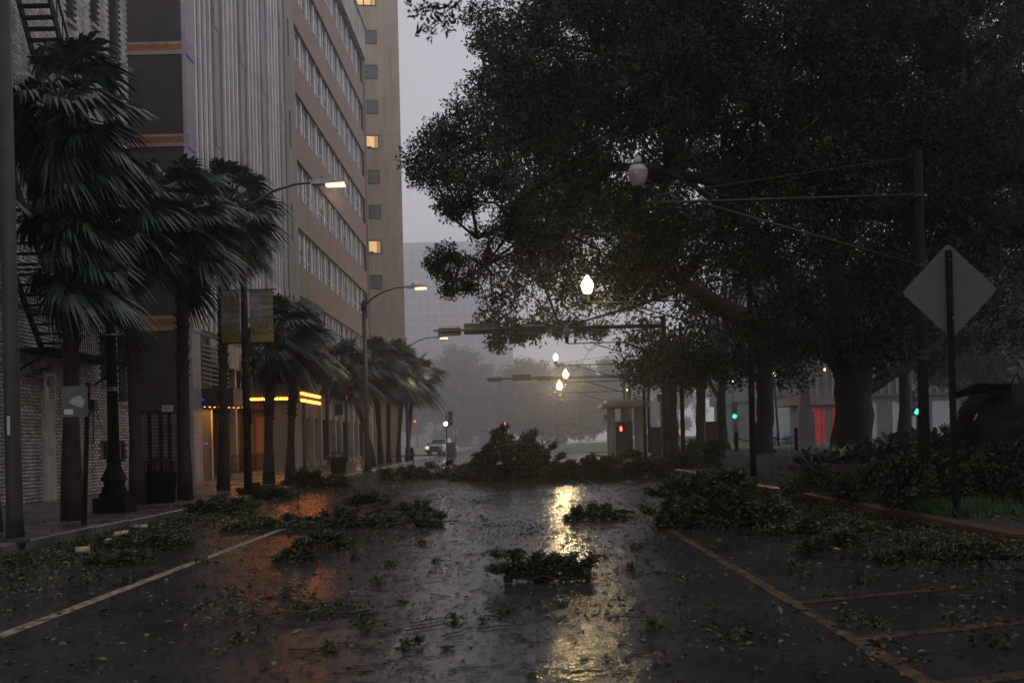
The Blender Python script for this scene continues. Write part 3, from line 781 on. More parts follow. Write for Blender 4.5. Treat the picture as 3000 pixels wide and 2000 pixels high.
# ------------------------------------------------------------------ tan tower
T = thing('tan_tower', 'tall tan brick tower with a column of square windows, some lit', 'building', (-11.75, 108.8, 0.14), rz=R(7))
TW, TZ = 16.0, 62.0
rows = [W(1110, y, 109).z for y in (-168, -66, 114, 214, 317, 415, 514, 618, 720)]
m = MB(); m.box(-TW, 0, 0, 14, 12.6, TZ).build('wall', 'brick_tan', T, local=True)
MB().box(-TW, -0.9, 0.8, 13, 0, 12.6).build('base_wall', 'brick_red', T, local=True)
MB().box(-TW, 0.12, -0.12, 14, 12.1, 12.58).build('ledge', 'concrete_pale', T, local=True)
zr = [W(1100, y, 109).z - 0.14 for y in (-98, 5, 115, 217, 319, 421, 523, 625, 727, 829)]
lit = {1, 5, 8}
for i, z in enumerate(zr):
    for xc, ww in ((-3.05, 1.32), (-9.0, 1.32)):
        if i == 1 and xc > -5: xc, ww = -3.6, 2.4
        fr = MB().box(xc-ww/2-0.1, xc+ww/2+0.1, -0.05, 0.02, z-0.72, z-0.6).box(xc-ww/2-0.1, xc+ww/2+0.1, -0.05, 0.02, z+0.62, z+0.74)
        fr.box(xc-ww/2-0.1, xc-ww/2+0.02, -0.05, 0.02, z-0.6, z+0.62).box(xc+ww/2-0.02, xc+ww/2+0.1, -0.05, 0.02, z-0.6, z+0.62)
        if ww > 2: fr.box(xc-0.06, xc+0.06, -0.05, 0.02, z-0.6, z+0.62)
        w = fr.build('window', 'frame_dark', T, local=True)
        p = MB().box(xc-ww/2+0.02, xc+ww/2-0.02, -0.02, 0.02, z-0.6, z+0.62).build('pane', 'window_lit' if (i in lit and xc > -5) else 'glass_green', w, local=True)
    if i in lit:
        xc_, ww_ = ((-3.6, 2.4) if i == 1 else (-3.05, 1.32))
        for cx_ in ([xc_-ww_/2+0.04, xc_+ww_/2-0.5] if i == 1 else [xc_+ww_/2-0.4]): MB().box(cx_, cx_+0.36, -0.03, -0.021, z-0.6, z+0.62).build('curtain', 'curtain_lit', T, local=True)
        MB().box(xc_-ww_/2+0.05, xc_-ww_/2+0.6, -0.03, -0.021, z-0.6, z-0.45).build('sill_clutter', 'frame_dark', T, local=True)
    MB().box(-TW, 0.004, -0.006, 0.0, z+0.8, z+0.84).build('floor_joint', 'brick_beige', T, local=True)
MB().box(-1.55, -1.5, -0.006, 0.0, 12.7, TZ).build('vertical_joint', 'brick_beige', T, local=True)
# ------------------------------------------------------------------ fog-bound glass tower
YT = 640.0
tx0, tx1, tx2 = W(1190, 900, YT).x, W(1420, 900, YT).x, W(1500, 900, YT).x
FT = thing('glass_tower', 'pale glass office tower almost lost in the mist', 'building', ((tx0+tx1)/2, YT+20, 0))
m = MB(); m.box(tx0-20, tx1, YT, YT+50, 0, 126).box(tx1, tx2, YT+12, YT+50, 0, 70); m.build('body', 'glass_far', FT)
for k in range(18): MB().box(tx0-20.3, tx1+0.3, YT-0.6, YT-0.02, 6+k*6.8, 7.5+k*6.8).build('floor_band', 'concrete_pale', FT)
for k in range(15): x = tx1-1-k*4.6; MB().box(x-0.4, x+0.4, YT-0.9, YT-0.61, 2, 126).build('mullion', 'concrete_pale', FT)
# ------------------------------------------------------------------ palms
WIND = Vector((1.0, 0.12, -0.10))
def frond_mesh(az, el, R_, dry=False, seed=0):
    """fan leaf: a petiole and a pleated fan of long drooping leaflets, blown down-wind (+x)"""
    rs = random.Random(seed)
    m = MB()
    d = Vector((math.cos(az)*math.cos(el), math.sin(az)*math.cos(el), math.sin(el)))
    up = Vector((0,0,1)); side = d.cross(up)
    if side.length < 0.1: side = Vector((0,1,0))
    side.normalize(); nrm = side.cross(d).normalized()
    tw = rs.uniform(-0.5, 0.5); side, nrm = side*math.cos(tw)+nrm*math.sin(tw), nrm*math.cos(tw)-side*math.sin(tw)
    pl = R_*0.5
    def bend(p):
        L = p.length; t = L/R_
        return p + WIND*(0.11*t*t*R_) + Vector((0,0,-1))*(0.14*t*t*R_*(1.0 if el < 0.9 else 0.5))
    pts = [bend(d*pl*t) for t in (0, 0.33, 0.66, 1.0)]
    m.tube(pts, [0.03, 0.022, 0.018, 0.014], 4, 0, cap=False)
    hub = d*pl
    nL = 26
    for k in range(nL):
        s = (k+0.5)/nL*2-1
        ang = s*1.9 + rs.uniform(-0.05, 0.05)
        ld = (d*math.cos(ang) + side*math.sin(ang)).normalized()
        LL = R_*0.5*(1-0.22*abs(s))*rs.uniform(0.85, 1.1)
        w0 = 0.03
        ws = ld.cross(nrm).normalized()
        prev = None; i0 = len(m.v)
        for j, (t, w) in enumerate(((0.0, 0.35), (0.35, 1.0), (0.7, 0.7), (1.0, 0.06))):
            p = hub + ld*LL*t + nrm*(0.10*R_*math.sin(abs(s)*2.2)*t) + Vector((0,0,-1))*(0.22*R_*t*t*t + rs.uniform(0, 0.03)) + WIND*(0.09*R_*t*t)
            p = bend(p)
            m.v.append(tuple(p + ws*w0*w)); m.v.append(tuple(p - ws*w0*w))
        for j in range(3):
            a = i0+2*j; m.f.append((a, a+1, a+3, a+2)); m.m.append(0)
    return m.mesh('frond', 'palm_dry' if dry else 'palm_leaf')
FRONDS = []; FRONDS2 = []
for lv, (el, n) in enumerate(((1.25, 4), (0.85, 7), (0.4, 9), (0.0, 9), (-0.4, 8), (-0.85, 6))):
    for k in range(n):
        az = 2*math.pi*(k + 0.5*(lv % 2))/n + random.uniform(-0.25, 0.25)
        FRONDS.append((lv, frond_mesh(az, el + random.uniform(-0.18, 0.18), 1.0, False, lv*100+k)))
        FRONDS2.append((lv, frond_mesh(az + random.uniform(-0.3, 0.3), el + random.uniform(-0.3, 0.2), 1.0, False, 5000+lv*100+k)))
DRY = [frond_mesh(2*math.pi*k/5, -1.15, 0.8, True, 900+k) for k in range(5)]
def palm(bx, by, cx, cy, Rm, label, trunk_r=0.17, skirt=0.0, Y=None, boots=1.0, dens=1.0):
    base = G(bx, by, 0.15)
    if Y: base = W(bx, by, Y); base.z = 0.15
    top = W(cx, cy, base.y)
    t = thing('palm_tree', label, 'palm', base, 'palms along the pavement')
    m = MB(); n = 12; pts, rad = [], []
    lean = top - base
    for k in range(n+1):
        q = k/n
        p = base + Vector((lean.x*(q**1.4), lean.y*q, lean.z*q)) + Vector((0.06*math.sin(q*5+bx), 0, 0))*q*(1-q)*2
        pts.append(p - Vector((0,0,0.12 if k == 0 else 0)))
        rad.append(trunk_r*(1.35 - 0.5*min(1, q*4)) if q < 0.25 else trunk_r*(0.85 + 0.28*max(0, (q-0.5))*2))
    m.tube(pts, rad, 10)
    tr = m.build('trunk', 'palm_bark', t, True)
    # old leaf bases on the upper half of the trunk
    b = MB()
    nb = int(95*boots)
    for k in range(nb):
        q = 0.42 + 0.58*k/nb; i = min(n-1, int(q*n)); f = q*n-i
        p = pts[i].lerp(pts[i+1], f); r = rad[i]*(1-f)+rad[i+1]*f
        a = k*2.39996; o = Vector((math.cos(a), math.sin(a), 0)); sd = Vector((-o.y, o.x, 0))
        L = random.uniform(0.14, 0.26)
        q0 = p + o*r*0.85; q1 = p + o*(r+0.09*random.uniform(0.6, 1.5)) + Vector((0,0,L))
        i0 = len(b.v)
        b.v += [tuple(q0-sd*0.06), tuple(q0+sd*0.06), tuple(q1+sd*0.022), tuple(q1-sd*0.022), tuple(q0-o*0.02+Vector((0,0,L*0.55)))]
        b.f += [(i0, i0+1, i0+2, i0+3), (i0, i0+3, i0+4), (i0+1, i0+4, i0+2)]; b.m += [0, 0, 0]
    b.build('leaf_bases', 'palm_bark', tr)
    def put(me, p, s, dry=False):
        o = link('frond', me, t, p - base); o.scale = (s, s, s*random.uniform(0.9, 1.05)); 
        o.rotation_euler = (0, 0, random.uniform(-0.2, 0.2))
    for (lv, me), (lv2, me2) in zip(FRONDS, FRONDS2):
        if random.random() < .5: me = me2
        if random.random() > dens*.95: continue
        put(me, top + Vector((0, 0, 0.18 - 0.09*lv)), Rm*random.uniform(0.72, 1.15))
    if skirt:
        for k in range(int(skirt*20)):
            lv, me = random.choice(FRONDS[18:] + FRONDS2[18:])
            put(me, top + Vector((0, 0, -0.3 - skirt*random.random())), Rm*random.uniform(0.6, 0.95))
    for me in DRY[:3]:
        put(me, top + Vector((0, 0, -0.5)), Rm*random.uniform(0.6, 0.9), True)
    return t
palm(-28, 1562, -165, 590, 1.35, 'palm beside the thick steel pole, only its blown fronds and trunk edge showing')
palm(213, 1526, 190, 320, 1.8, 'shaggy palm with a long skirt of fronds in front of the fire escape', 0.18, 3.0, boots=1.3)
palm(405, 1478, 378, 620, 1.85, 'palm next to the trash bin, on its iron lamp post side', 0.18, 1.1)
palm(543, 1464, 535, 620, 1.85, 'palm next to the trash bin, on its entrance canopy side', 0.17, 0.9)
palm(655, 1437, 662, 610, 1.95, 'tall slim palm just behind the banner pole', 0.165, 0.9)
palm(788, 1418, 800, 975, 1.85, 'short bent palm in front of the orange lit entrance', 0.19)
palm(850, 1402, 872, 985, 1.95, 'short palm above the broken shrubby branches on the pavement', 0.18)
palm(1093, 1364, 1000, 1075, 2.25, 'first palm beyond the hydrant', 0.19, Y=63, dens=0.9)
palm(1117, 1362, 1092, 1065, 2.25, 'second palm beyond the hydrant', 0.19, Y=68, dens=0.9)
palm(1140, 1358, 1140, 1070, 2.3, 'leaning palm, third beyond the hydrant', 0.17, Y=73, dens=0.9)
palm(1168, 1356, 1180, 1085, 2.35, 'fourth palm beyond the hydrant', 0.17, Y=78, dens=0.9)
palm(1194, 1355, 1216, 1098, 2.45, 'last palm of the row, by the tan tower corner', 0.18, Y=84, dens=0.95)

# ------------------------------------------------------------------ street lights with long curved arms
def cobra(px, py, Y, lampx, lampy, label, r=0.11, banner=False):
    base = W(px, py, Y); base.z = 0.15
    lamp = W(lampx, lampy, Y)
    t = thing('street_light', label, 'street light', base, 'curved-arm street lights along the pavement')
    ztop = lamp.z-0.62
    m = MB(); m.tube([base, base+Vector((0,0,0.4)), Vector((base.x, Y, ztop))], [r*1.35, r, r*0.72], 10); m.box(base.x-r*1.8, base.x+r*1.8, Y-r*1.8, Y+r*1.8, 0.14, 0.22)
    m.build('pole', 'steel_grey' if not banner else 'iron', t, True)
    L = lamp.x-base.x-0.45
    a = MB(); a.tube([Vector((base.x, Y, ztop-0.25)), Vector((base.x+L*0.2, Y, ztop+0.12)), Vector((base.x+L*0.45, Y, ztop+0.42)), Vector((base.x+L*0.75, Y, ztop+0.6)), Vector((base.x+L, Y, ztop+0.64))], [0.05, 0.045, 0.04, 0.035, 0.03], 8)
    a.bar(Vector((base.x, Y, ztop-0.5)), Vector((base.x, Y, ztop-0.1)), r*1.9)
    a.build('arm', 'steel_grey', t, True)
    x0 = base.x+L-0.05; zc = lamp.z
    h = MB(); h.prism([(x0, zc-0.05), (x0+0.42, zc-0.05), (x0+1.0, zc-0.01), (x0+1.0, zc+0.05), (x0+0.4, zc+0.1), (x0, zc+0.07)], 'y', Y-0.13, Y+0.13)
    h.lathe([(0.05, 0.1), (0.05, 0.19), (0.03, 0.2)], (x0+0.32, Y, zc), 8)
    hd = h.build('lamp_head', 'galvanised', t)
    MB().box(x0+0.44, x0+0.99, Y-0.11, Y+0.11, zc-0.1, zc-0.062).build('led_panel', 'led_bar', hd)
    ld = bpy.data.lights.new('street_lamp_light', 'SPOT'); ld.energy = 150 if Y < 40 else 420; ld.color = (1, 0.7, 0.36); ld.spot_size = R(150); ld.spot_blend = 0.6; ld.shadow_soft_size = 0.15
    lo = bpy.data.objects.new('street_lamp_light', ld); COL.objects.link(lo); lo.location = (x0+0.7, Y, zc-0.16); lo.parent = None
    return t, base
t, b = cobra(728, 1447, 30.6, 962, 536, 'black street light pole carrying a pair of fabric banners', 0.12, True)
# banners
zt, zb = W(760, 850, 30.6).z, W(760, 1001, 30.6).z
for s, x0, x1, mir in ((1, b.x+0.16, b.x+0.86, 1), (-1, b.x-0.7, b.x-0.14, 1)):
    bn = MB()
    for k in range(8):
        za, zc_ = zt-(zt-zb)*k/8, zt-(zt-zb)*(k+1)/8
        ya, yb = b.y+0.03*math.sin(k*1.1+s), b.y+0.03*math.sin((k+1)*1.1+s)
        bn.quad((x0, ya, za), (x1, ya, za), (x1, yb, zc_), (x0, yb, zc_), 1 if k >= 5 else 0)
        bn.quad((x0, ya+0.006, za), (x1, ya+0.006, za), (x1, yb+0.006, zc_), (x0, yb+0.006, zc_), 1 if k >= 5 else 0)
    o = bn.build('banner', ['banner_grey', 'banner_yellow'], t)
    cx = (x0+x1)/2 - world_loc(t).x
    tx = text('NOLA', 0.42, 'banner_letter', o, (cx, -0.045, zb+0.42-world_loc(t).z), (R(90), 0, 0), sx=(x1-x0)/1.22, ext=0.002)
    st = MB()
    for k in range(4): st.box(x0+(x1-x0)*0.55, x1, b.y-0.04, b.y-0.035, zt-0.2-k*0.2, zt-0.13-k*0.2)
    st.build('printed_stripe', 'banner_yellow', o)
    MB().bar((b.x, b.y, zt+0.02), (x1+0.12 if s > 0 else x0, b.y, zt+0.02), 0.03).bar((b.x, b.y, zb-0.02), (x1 if s > 0 else x0, b.y, zb-0.02), 0.03).build('banner_rod', 'iron', t)
m = MB(); m.box(b.x-0.06, b.x+0.2, b.y-0.24, b.y-0.1, 2.25, 2.72); m.build('control_box', 'iron', t)
for z in (2.2, 2.85, 3.5, 4.1): MB().lathe([(0.118, 0), (0.125, 0.02), (0.118, 0.05)], (b.x, b.y, z), 10).build('strap', 'steel_grey', t)
t2, b2 = cobra(1077, 1382, 51.2, 1220, 841, 'thick grey street light pole with traffic signals, near the hydrant', 0.14)
# traffic signal heads fixed to that pole, facing the side street
def signal_head(m_parent, x, y, z, face, label=None, lens=None, n=3, sc=1.0):
    """three-section head; face = unit vector the lenses look along"""
    f = Vector(face).normalized(); s = f.cross(Vector((0,0,1))).normalized()
    hd = MB(); c = Vector((x, y, z))
    def pt(a, b_, c_): return c + s*a*sc + f*b_*sc + Vector((0,0,c_*sc))
    for k in range(n):
        z0 = 0.33*(n/2-k-1)
        p = [pt(-0.16,-0.1,z0+0.01), pt(0.16,-0.1,z0+0.01), pt(0.16,0.1,z0+0.01), pt(-0.16,0.1,z0+0.01), pt(-0.16,-0.1,z0+0.32), pt(0.16,-0.1,z0+0.32), pt(0.16,0.1,z0+0.32), pt(-0.16,0.1,z0+0.32)]
        i = len(hd.v); hd.v += [tuple(q) for q in p]
        for fc in ((0,3,2,1),(4,5,6,7),(0,1,5,4),(1,2,6,5),(2,3,7,6),(3,0,4,7)): hd.f.append(tuple(i+q for q in fc)); hd.m.append(0)
        # hood
        for j in range(7):
            t0, t1 = math.pi*(j/7)-0.15, math.pi*((j+1)/7)-0.15
            zc = z0+0.165
            q = [pt(0.14*math.cos(t0), 0.1, zc+0.14*math.sin(t0)), pt(0.14*math.cos(t1), 0.1, zc+0.14*math.sin(t1)), pt(0.14*math.cos(t1), 0.32, zc+0.13*math.sin(t1)), pt(0.14*math.cos(t0), 0.32, zc+0.13*math.sin(t0))]
            hd.quad(*q)
    o = hd.build('signal_head', 'frame_dark', m_parent)
    for k in range(n):
        z0 = 0.33*(n/2-k-1)+0.165
        ln = MB(); i = len(ln.v)
        for j in range(10):
            t_ = 2*math.pi*j/10; ln.v.append(tuple(pt(0.11*math.cos(t_), 0.105, z0+0.11*math.sin(t_))))
        ln.f.append(tuple(range(10))); ln.m.append(0)
        mt = lens[k] if lens and lens[k] else 'glass_dark'
        ln.build('lens', mt, o)
    return o
signal_head(t2, b2.x-1.0, 51.0, W(1000, 1128, 51).z, (-1, 0.25, 0), sc=1.1)
signal_head(t2, b2.x-0.75, 50.9, W(1000, 1140, 51).z, (0.5, -1, 0), sc=1.1)
MB().bar((b2.x, 51.2, 4.6), (b2.x-1.1, 51.0, 4.6), 0.06).bar((b2.x, 51.2, 3.7), (b2.x-1.0, 51.0, 3.7), 0.06).build('signal_bracket', 'steel_grey', t2)
MB().box(b2.x-1.5, b2.x-1.1, 50.8, 51.0, W(990, 1216, 51).z, W(990, 1182, 51).z).build('pedestrian_signal', 'frame_dark', t2)
MB().box(b2.x-0.62, b2.x-0.3, 51.0, 51.04, W(1000, 1168, 51).z, W(1000, 1150, 51).z).build('sign_plate', 'stone_grey', t2)
cobra(1196, 1352, 76.7, 1292, 988, 'curved street light rising above the last palms', 0.13)
# thick pole at the frame edge
base = G(45, 1588, 0.15)
t = thing('steel_pole', 'thick plain steel pole at the kerb before the barred gate', 'pole', base)
MB().tube([base-Vector((0,0,0.1)), base+Vector((0,0,0.5)), base+Vector((0,0,9.8))], [0.15, 0.125, 0.105], 16).build('shaft', 'steel_grey', t, True)
MB().lathe([(0.22, 0.0), (0.22, 0.05), (0.16, 0.08)], base, 12).build('base_plate', 'steel_grey', t)
MB().bar(base+Vector((0, -0.11, 1.7)), base+Vector((0, -0.11, 2.0)), 0.05).build('hand_hole_cover', 'galvanised', t)
MB().tube([base+Vector((0.02, 0, 9.5)), base+Vector((0.9, 0, 10.0)), base+Vector((2.2, 0, 10.2))], [0.05, 0.04, 0.035], 8).build('arm', 'steel_grey', t)

# ------------------------------------------------------------------ iron lamp post
base = G(337, 1502, 0.15)
t = thing('iron_lamp_post', 'ornate black iron lamp post on a stepped fluted base', 'lamp post', base)
MB().box(base.x-0.36, base.x+0.36, base.y-0.36, base.y+0.36, 0.13, 0.5).build('plinth', 'iron', t)
MB().lathe([(0.34, 0.35), (0.33, 0.45), (0.26, 0.5), (0.27, 0.58), (0.22, 0.62), (0.24, 0.72), (0.3, 0.75), (0.27, 0.8), (0.16, 1.05), (0.15, 1.15), (0.17, 1.18), (0.14, 1.22)], base, 24, flute=0.06).build('base', 'iron', t)
MB().lathe([(0.135, 1.2), (0.12, 3), (0.1, 5.6), (0.13, 5.65), (0.13, 5.8), (0.08, 5.9)], base, 20, flute=0.07).build('shaft', 'iron', t)
MB().lathe([(0.1, 5.88), (0.17, 6.0), (0.2, 6.25), (0.17, 6.45), (0.1, 6.55), (0.09, 6.65), (0.03, 6.72)], base, 16).build('globe', 'lamp_glass', t, True)
for z in (2.75, 2.8, 4.0): MB().lathe([(0.13, 0), (0.135, 0.015), (0.13, 0.03)], base+Vector((0,0,z)), 12).build('strap', 'galvanised', t)
# bent sign post
base = G(246, 1541, 0.15)
t = thing('sign_post', 'slightly leaning post with two sticker covered parking sign backs', 'sign', base)
tp = W(258, 1120, base.y)
MB().bar(base-Vector((0,0,0.1)), tp, 0.075, 0.05).build('post', 'iron', t)
c = W(219, 1176, base.y-0.05)
pl = MB(); w_, h_ = 0.25, 0.29
poly = []
for sx, sz in ((1,1),(-1,1),(-1,-1),(1,-1)):
    for k in range(4):
        a = math.atan2(sz, sx) - math.pi/4 + k*math.pi/6
        poly.append((c.x+sx*(w_-0.04)+0.04*math.cos(a), c.z+sz*(h_-0.04)+0.04*math.sin(a)))
pl.prism(poly, 'y', base.y-0.06, base.y-0.055); pl.build('sign_plate', 'sign_back', t)
MB().box(c.x-0.2, c.x-0.03, base.y-0.064, base.y-0.061, c.z-0.24, c.z-0.14).build('sticker', 'sign_white', t)
MB().prism([(c.x-0.12, c.z-0.02), (c.x+0.14, c.z-0.12), (c.x+0.2, c.z+0.02), (c.x+0.1, c.z+0.12), (c.x-0.05, c.z+0.06)], 'y', base.y-0.064, base.y-0.061).build('torn_sticker', 'galvanised', t)
MB().bar((c.x+w_-0.02, base.y-0.05, c.z+0.18), (tp.x, base.y, c.z+0.2), 0.03).bar((c.x+w_-0.02, base.y-0.05, c.z-0.18), (tp.x, base.y, c.z-0.18), 0.03).build('bracket', 'galvanised', t)
# ------------------------------------------------------------------ litter bins
def bin_(px, py, wdt, hgt, label, Y=None):
    base = G(px, py, 0.15) if not Y else W(px, py, Y); base.z = 0.15
    t = thing('trash_bin', label, 'trash bin', base, 'slatted trash bins on the pavement')
    r = wdt/2; n = 20
    MB().lathe([(r*0.82, 0.0), (r*0.84, 0.06), (r*0.97, hgt*0.66), (r, hgt*0.7), (r*0.9, hgt*0.71)], base, n).build('body', 'iron', t, True)
    b = MB()
    for k in range(n):
        a = 2*math.pi*k/n; o = Vector((math.cos(a), math.sin(a), 0))
        MB().bar(base+o*r*0.87+Vector((0,0,0.04)), base+o*r*1.02+Vector((0,0,hgt*0.69)), 0.05, 0.02).build('slat', 'iron', t)
    for k in range(4):
        a = math.pi/4+math.pi/2*k; o = Vector((math.cos(a), math.sin(a), 0))*r*0.92
        MB().bar(base+o+Vector((0,0,hgt*0.7)), base+o+Vector((0,0,hgt*0.9)), 0.035).build('lid_post', 'iron', t)
    MB().lathe([(r*1.04, hgt*0.88), (r*1.04, hgt*0.91), (r*0.8, hgt*0.95), (r*0.35, hgt*0.98), (r*0.2, hgt), (0.02, hgt*1.01)], base, n).build('lid', 'iron', t)
    return t
bin_(472, 1474, 0.74, 1.2, 'black slatted trash bin with raised lid between two palm trunks')
bin_(992, 1386, 0.76, 1.12, 'dark trash bin with raised lid standing near the hydrant')
# ------------------------------------------------------------------ hydrants
def hydrant(px, py, Y, body, cap, label, s=1.0):
    base = W(px, py, Y); base.z = 0.15
    t = thing('fire_hydrant', label, 'hydrant', base)
    MB().lathe([(0.17*s, 0), (0.17*s, 0.05*s), (0.12*s, 0.07*s), (0.115*s, 0.55*s), (0.15*s, 0.57*s), (0.15*s, 0.62*s)], base, 14).build('barrel', body, t, True)
    MB().lathe([(0.14*s, 0.62*s), (0.13*s, 0.7*s), (0.08*s, 0.78*s), (0.03*s, 0.8*s), (0.03*s, 0.86*s)], base, 14).build('bonnet', cap, t, True)
    for d in ((1,0,0), (-1,0,0), (0,-1,0)):
        d = Vector(d); c = base+Vector((0,0,0.45*s)); MB().tube([c+d*0.1*s, c+d*0.19*s, c+d*0.21*s], [0.07*s, 0.07*s, 0.045*s], 10).build('outlet', 'sign_yellow' if d.x > 0 and cap != 'iron' else body, t)
hydrant(1051, 1374, 54, 'hydrant_white', 'hydrant_blue', 'cream fire hydrant with a blue bonnet', 1.05)
hydrant(1207, 1353, 80, 'iron', 'iron', 'black fire hydrant beyond the last palm', 1.25)
# ------------------------------------------------------------------ diamond sign
Yd = 16.7
cc = W(2787, 851, Yd); base = Vector((W(2800, 1500, Yd).x, Yd, vz(7.1)))
t = thing('diamond_sign', 'bare metal back of a large diamond road sign on a dark post', 'sign', base)
hd_ = 0.775; poly = []
for k in range(4):
    a0 = math.pi/2*k + R(1.0)
    for j in range(5):
        a = a0 + (j-2)*math.pi/8*0.9; poly.append((cc.x + (hd_-0.09)*math.cos(a0) + 0.07*math.cos(a), cc.z + (hd_-0.09)*math.sin(a0) + 0.07*math.sin(a)))
MB().prism(poly, 'y', Yd+0.06, Yd+0.066).build('plate', 'sign_back', t)
MB().bar(base-Vector((0,0,0.2)), Vector((cc.x-0.03, Yd, cc.z+0.66)), 0.085, 0.07).build('post', 'iron', t)
MB().bar((cc.x-0.02, Yd-0.04, cc.z+0.5), (cc.x-0.02, Yd+0.07, cc.z+0.5), 0.025).bar((cc.x, Yd-0.04, cc.z-0.45), (cc.x, Yd+0.07, cc.z-0.45), 0.025).build('bolt', 'galvanised', t)

# ------------------------------------------------------------------ tram wire poles with arm-end lamps
def globe_parts(t, c, lit, s=1.0):
    prof = [(0.09, 0.0), (0.12, 0.02), (0.165, 0.12), (0.2, 0.26), (0.2, 0.33), (0.15, 0.42), (0.085, 0.48), (0.09, 0.51), (0.085, 0.55), (0.05, 0.58), (0.015, 0.62)]
    MB().lathe([(r*s, z*s) for r, z in prof], c, 16).build('globe', lit, t, True)
    MB().lathe([(0.152*s, 0.418*s), (0.158*s, 0.43*s), (0.1*s, 0.47*s), (0.088*s, 0.482*s)], c, 16).build('cap_ring', 'steel_grey' if lit == 'lamp_glass' else lit, t)
    MB().lathe([(0.205*s, 0.29*s), (0.208*s, 0.3*s), (0.205*s, 0.31*s)], c, 16).build('glass_band', 'lamp_glass' if lit == 'lamp_glass' else lit, t)
    MB().lathe([(0.09*s, -0.32*s), (0.1*s, -0.1*s), (0.12*s, -0.04*s), (0.1*s, 0.0)], c, 10).build('lamp_neck', 'iron', t)
def tram_pole(Y, lit, label, s=1.0, power=0):
    xp, xt, za = 7.85, 2.45, 6.13
    base = Vector((xp, Y, vz(xp)))
    t = thing('tram_wire_pole', label, 'pole', base, 'tram wire poles with lamps at the arm ends')
    MB().tube([base-Vector((0,0,0.2)), base+Vector((0,0,0.6)), Vector((xp, Y, 7.0))], [0.13, 0.11, 0.085], 12).build('shaft', 'iron', t, True)
    MB().tube([(xp, Y, za+0.02), (xt, Y, za-0.02)], 0.028, 8).build('arm', 'steel_grey', t, True)
    MB().tube([(xp, Y, za-1.35), (xt+1.25, Y, za-0.06)], 0.026, 8).build('brace', 'steel_grey', t, True)
    MB().tube([(xp, Y, 6.9), (xt+0.35, Y, za+0.13)], 0.01, 5).tube([(xt+0.45, Y, za+0.05), (xt+0.3, Y, za+0.14), (xt+0.5, Y, za+0.15)], 0.018, 5).build('stay_wire', 'steel_grey', t)
    for z in (za, za-1.35, 3.0, 3.12): MB().lathe([(0.115, -0.03), (0.115, 0.03)], (xp, Y, z), 10).build('clamp', 'steel_grey', t)
    MB().tube([(3.2, Y, za-0.04), (3.35, Y, za-0.3), (3.6, Y, za-0.36), (3.9, Y, za-0.1)], 0.014, 5).build('wire_hanger', 'steel_grey', t)
    c = Vector((xt-0.02, Y, za+0.3)); globe_parts(t, c, lit, s)
    if power:
        ld = bpy.data.lights.new('globe_light', 'POINT'); ld.energy = power; ld.color = (1, 0.72, 0.34); ld.shadow_soft_size = 0.25*s
        lo = bpy.data.objects.new('globe_light', ld); COL.objects.link(lo); lo.location = c+Vector((0,0,-0.12))
        lo.location = c + Vector((0, -0.34, 0.2))
    return t
tram_pole(19.8, 'lamp_glass', 'tram wire pole with an unlit glass globe, its post beside the diamond sign', 0.97)
tram_pole(34.3, 'lit_globe', 'tram wire pole with the lit globe among oak leaves', 0.98, 60)
tram_pole(48.8, 'lamp_glass', 'tram wire pole with an unlit globe behind the signal mast arm', 0.95)
tram_pole(63.3, 'lit_globe_green', 'tram wire pole with a greenish white lit globe', 0.7)
def globe_lamp(px, py, Y, poleX, label, mt, s, power):
    c = W(px, py, Y); base = Vector((poleX, Y, vz(poleX)))
    t = thing('tram_wire_pole', label, 'pole', base, 'tram wire poles with lamps at the arm ends')
    MB().tube([base-Vector((0,0,0.2)), Vector((poleX, Y, c.z+0.7))], [0.12, 0.09], 10).build('shaft', 'iron', t, True)
    MB().tube([(poleX, Y, c.z-0.25), (c.x, Y, c.z-0.28)], 0.035, 8).build('arm', 'iron', t)
    MB().tube([(poleX, Y, c.z-1.7), (c.x+1.6, Y, c.z-0.3)], 0.03, 8).build('brace', 'iron', t)
    globe_parts(t, c, mt, s)
    ld = bpy.data.lights.new('globe_light', 'POINT'); ld.energy = power; ld.color = (1, 0.72, 0.34); ld.shadow_soft_size = 0.25
    lo = bpy.data.objects.new('globe_light', ld); COL.objects.link(lo); lo.location = c+Vector((0,-0.4,0.2))
globe_lamp(1657, 1108, 75, 9.6, 'tram wire pole with a bright globe just above the far signal mast arm', 'lit_globe_far', 1.1, 500)
globe_lamp(1639, 1141, 92, 9.6, 'tram wire pole with a bright globe below the far signal mast arm', 'lit_globe_far', 1.35, 800)
m = MB(); pts = [Vector((3.6, y, 5.78 + 0.12*abs(((y-19.8)/14.5) % 1 - 0.5)*2)) for y in np.linspace(14, 95, 46)]
m.tube(pts, 0.012, 5); tag(m.build('tram_wire', 'steel_grey'), 'thin overhead contact wire running along the street under the pole arms', 'wire')
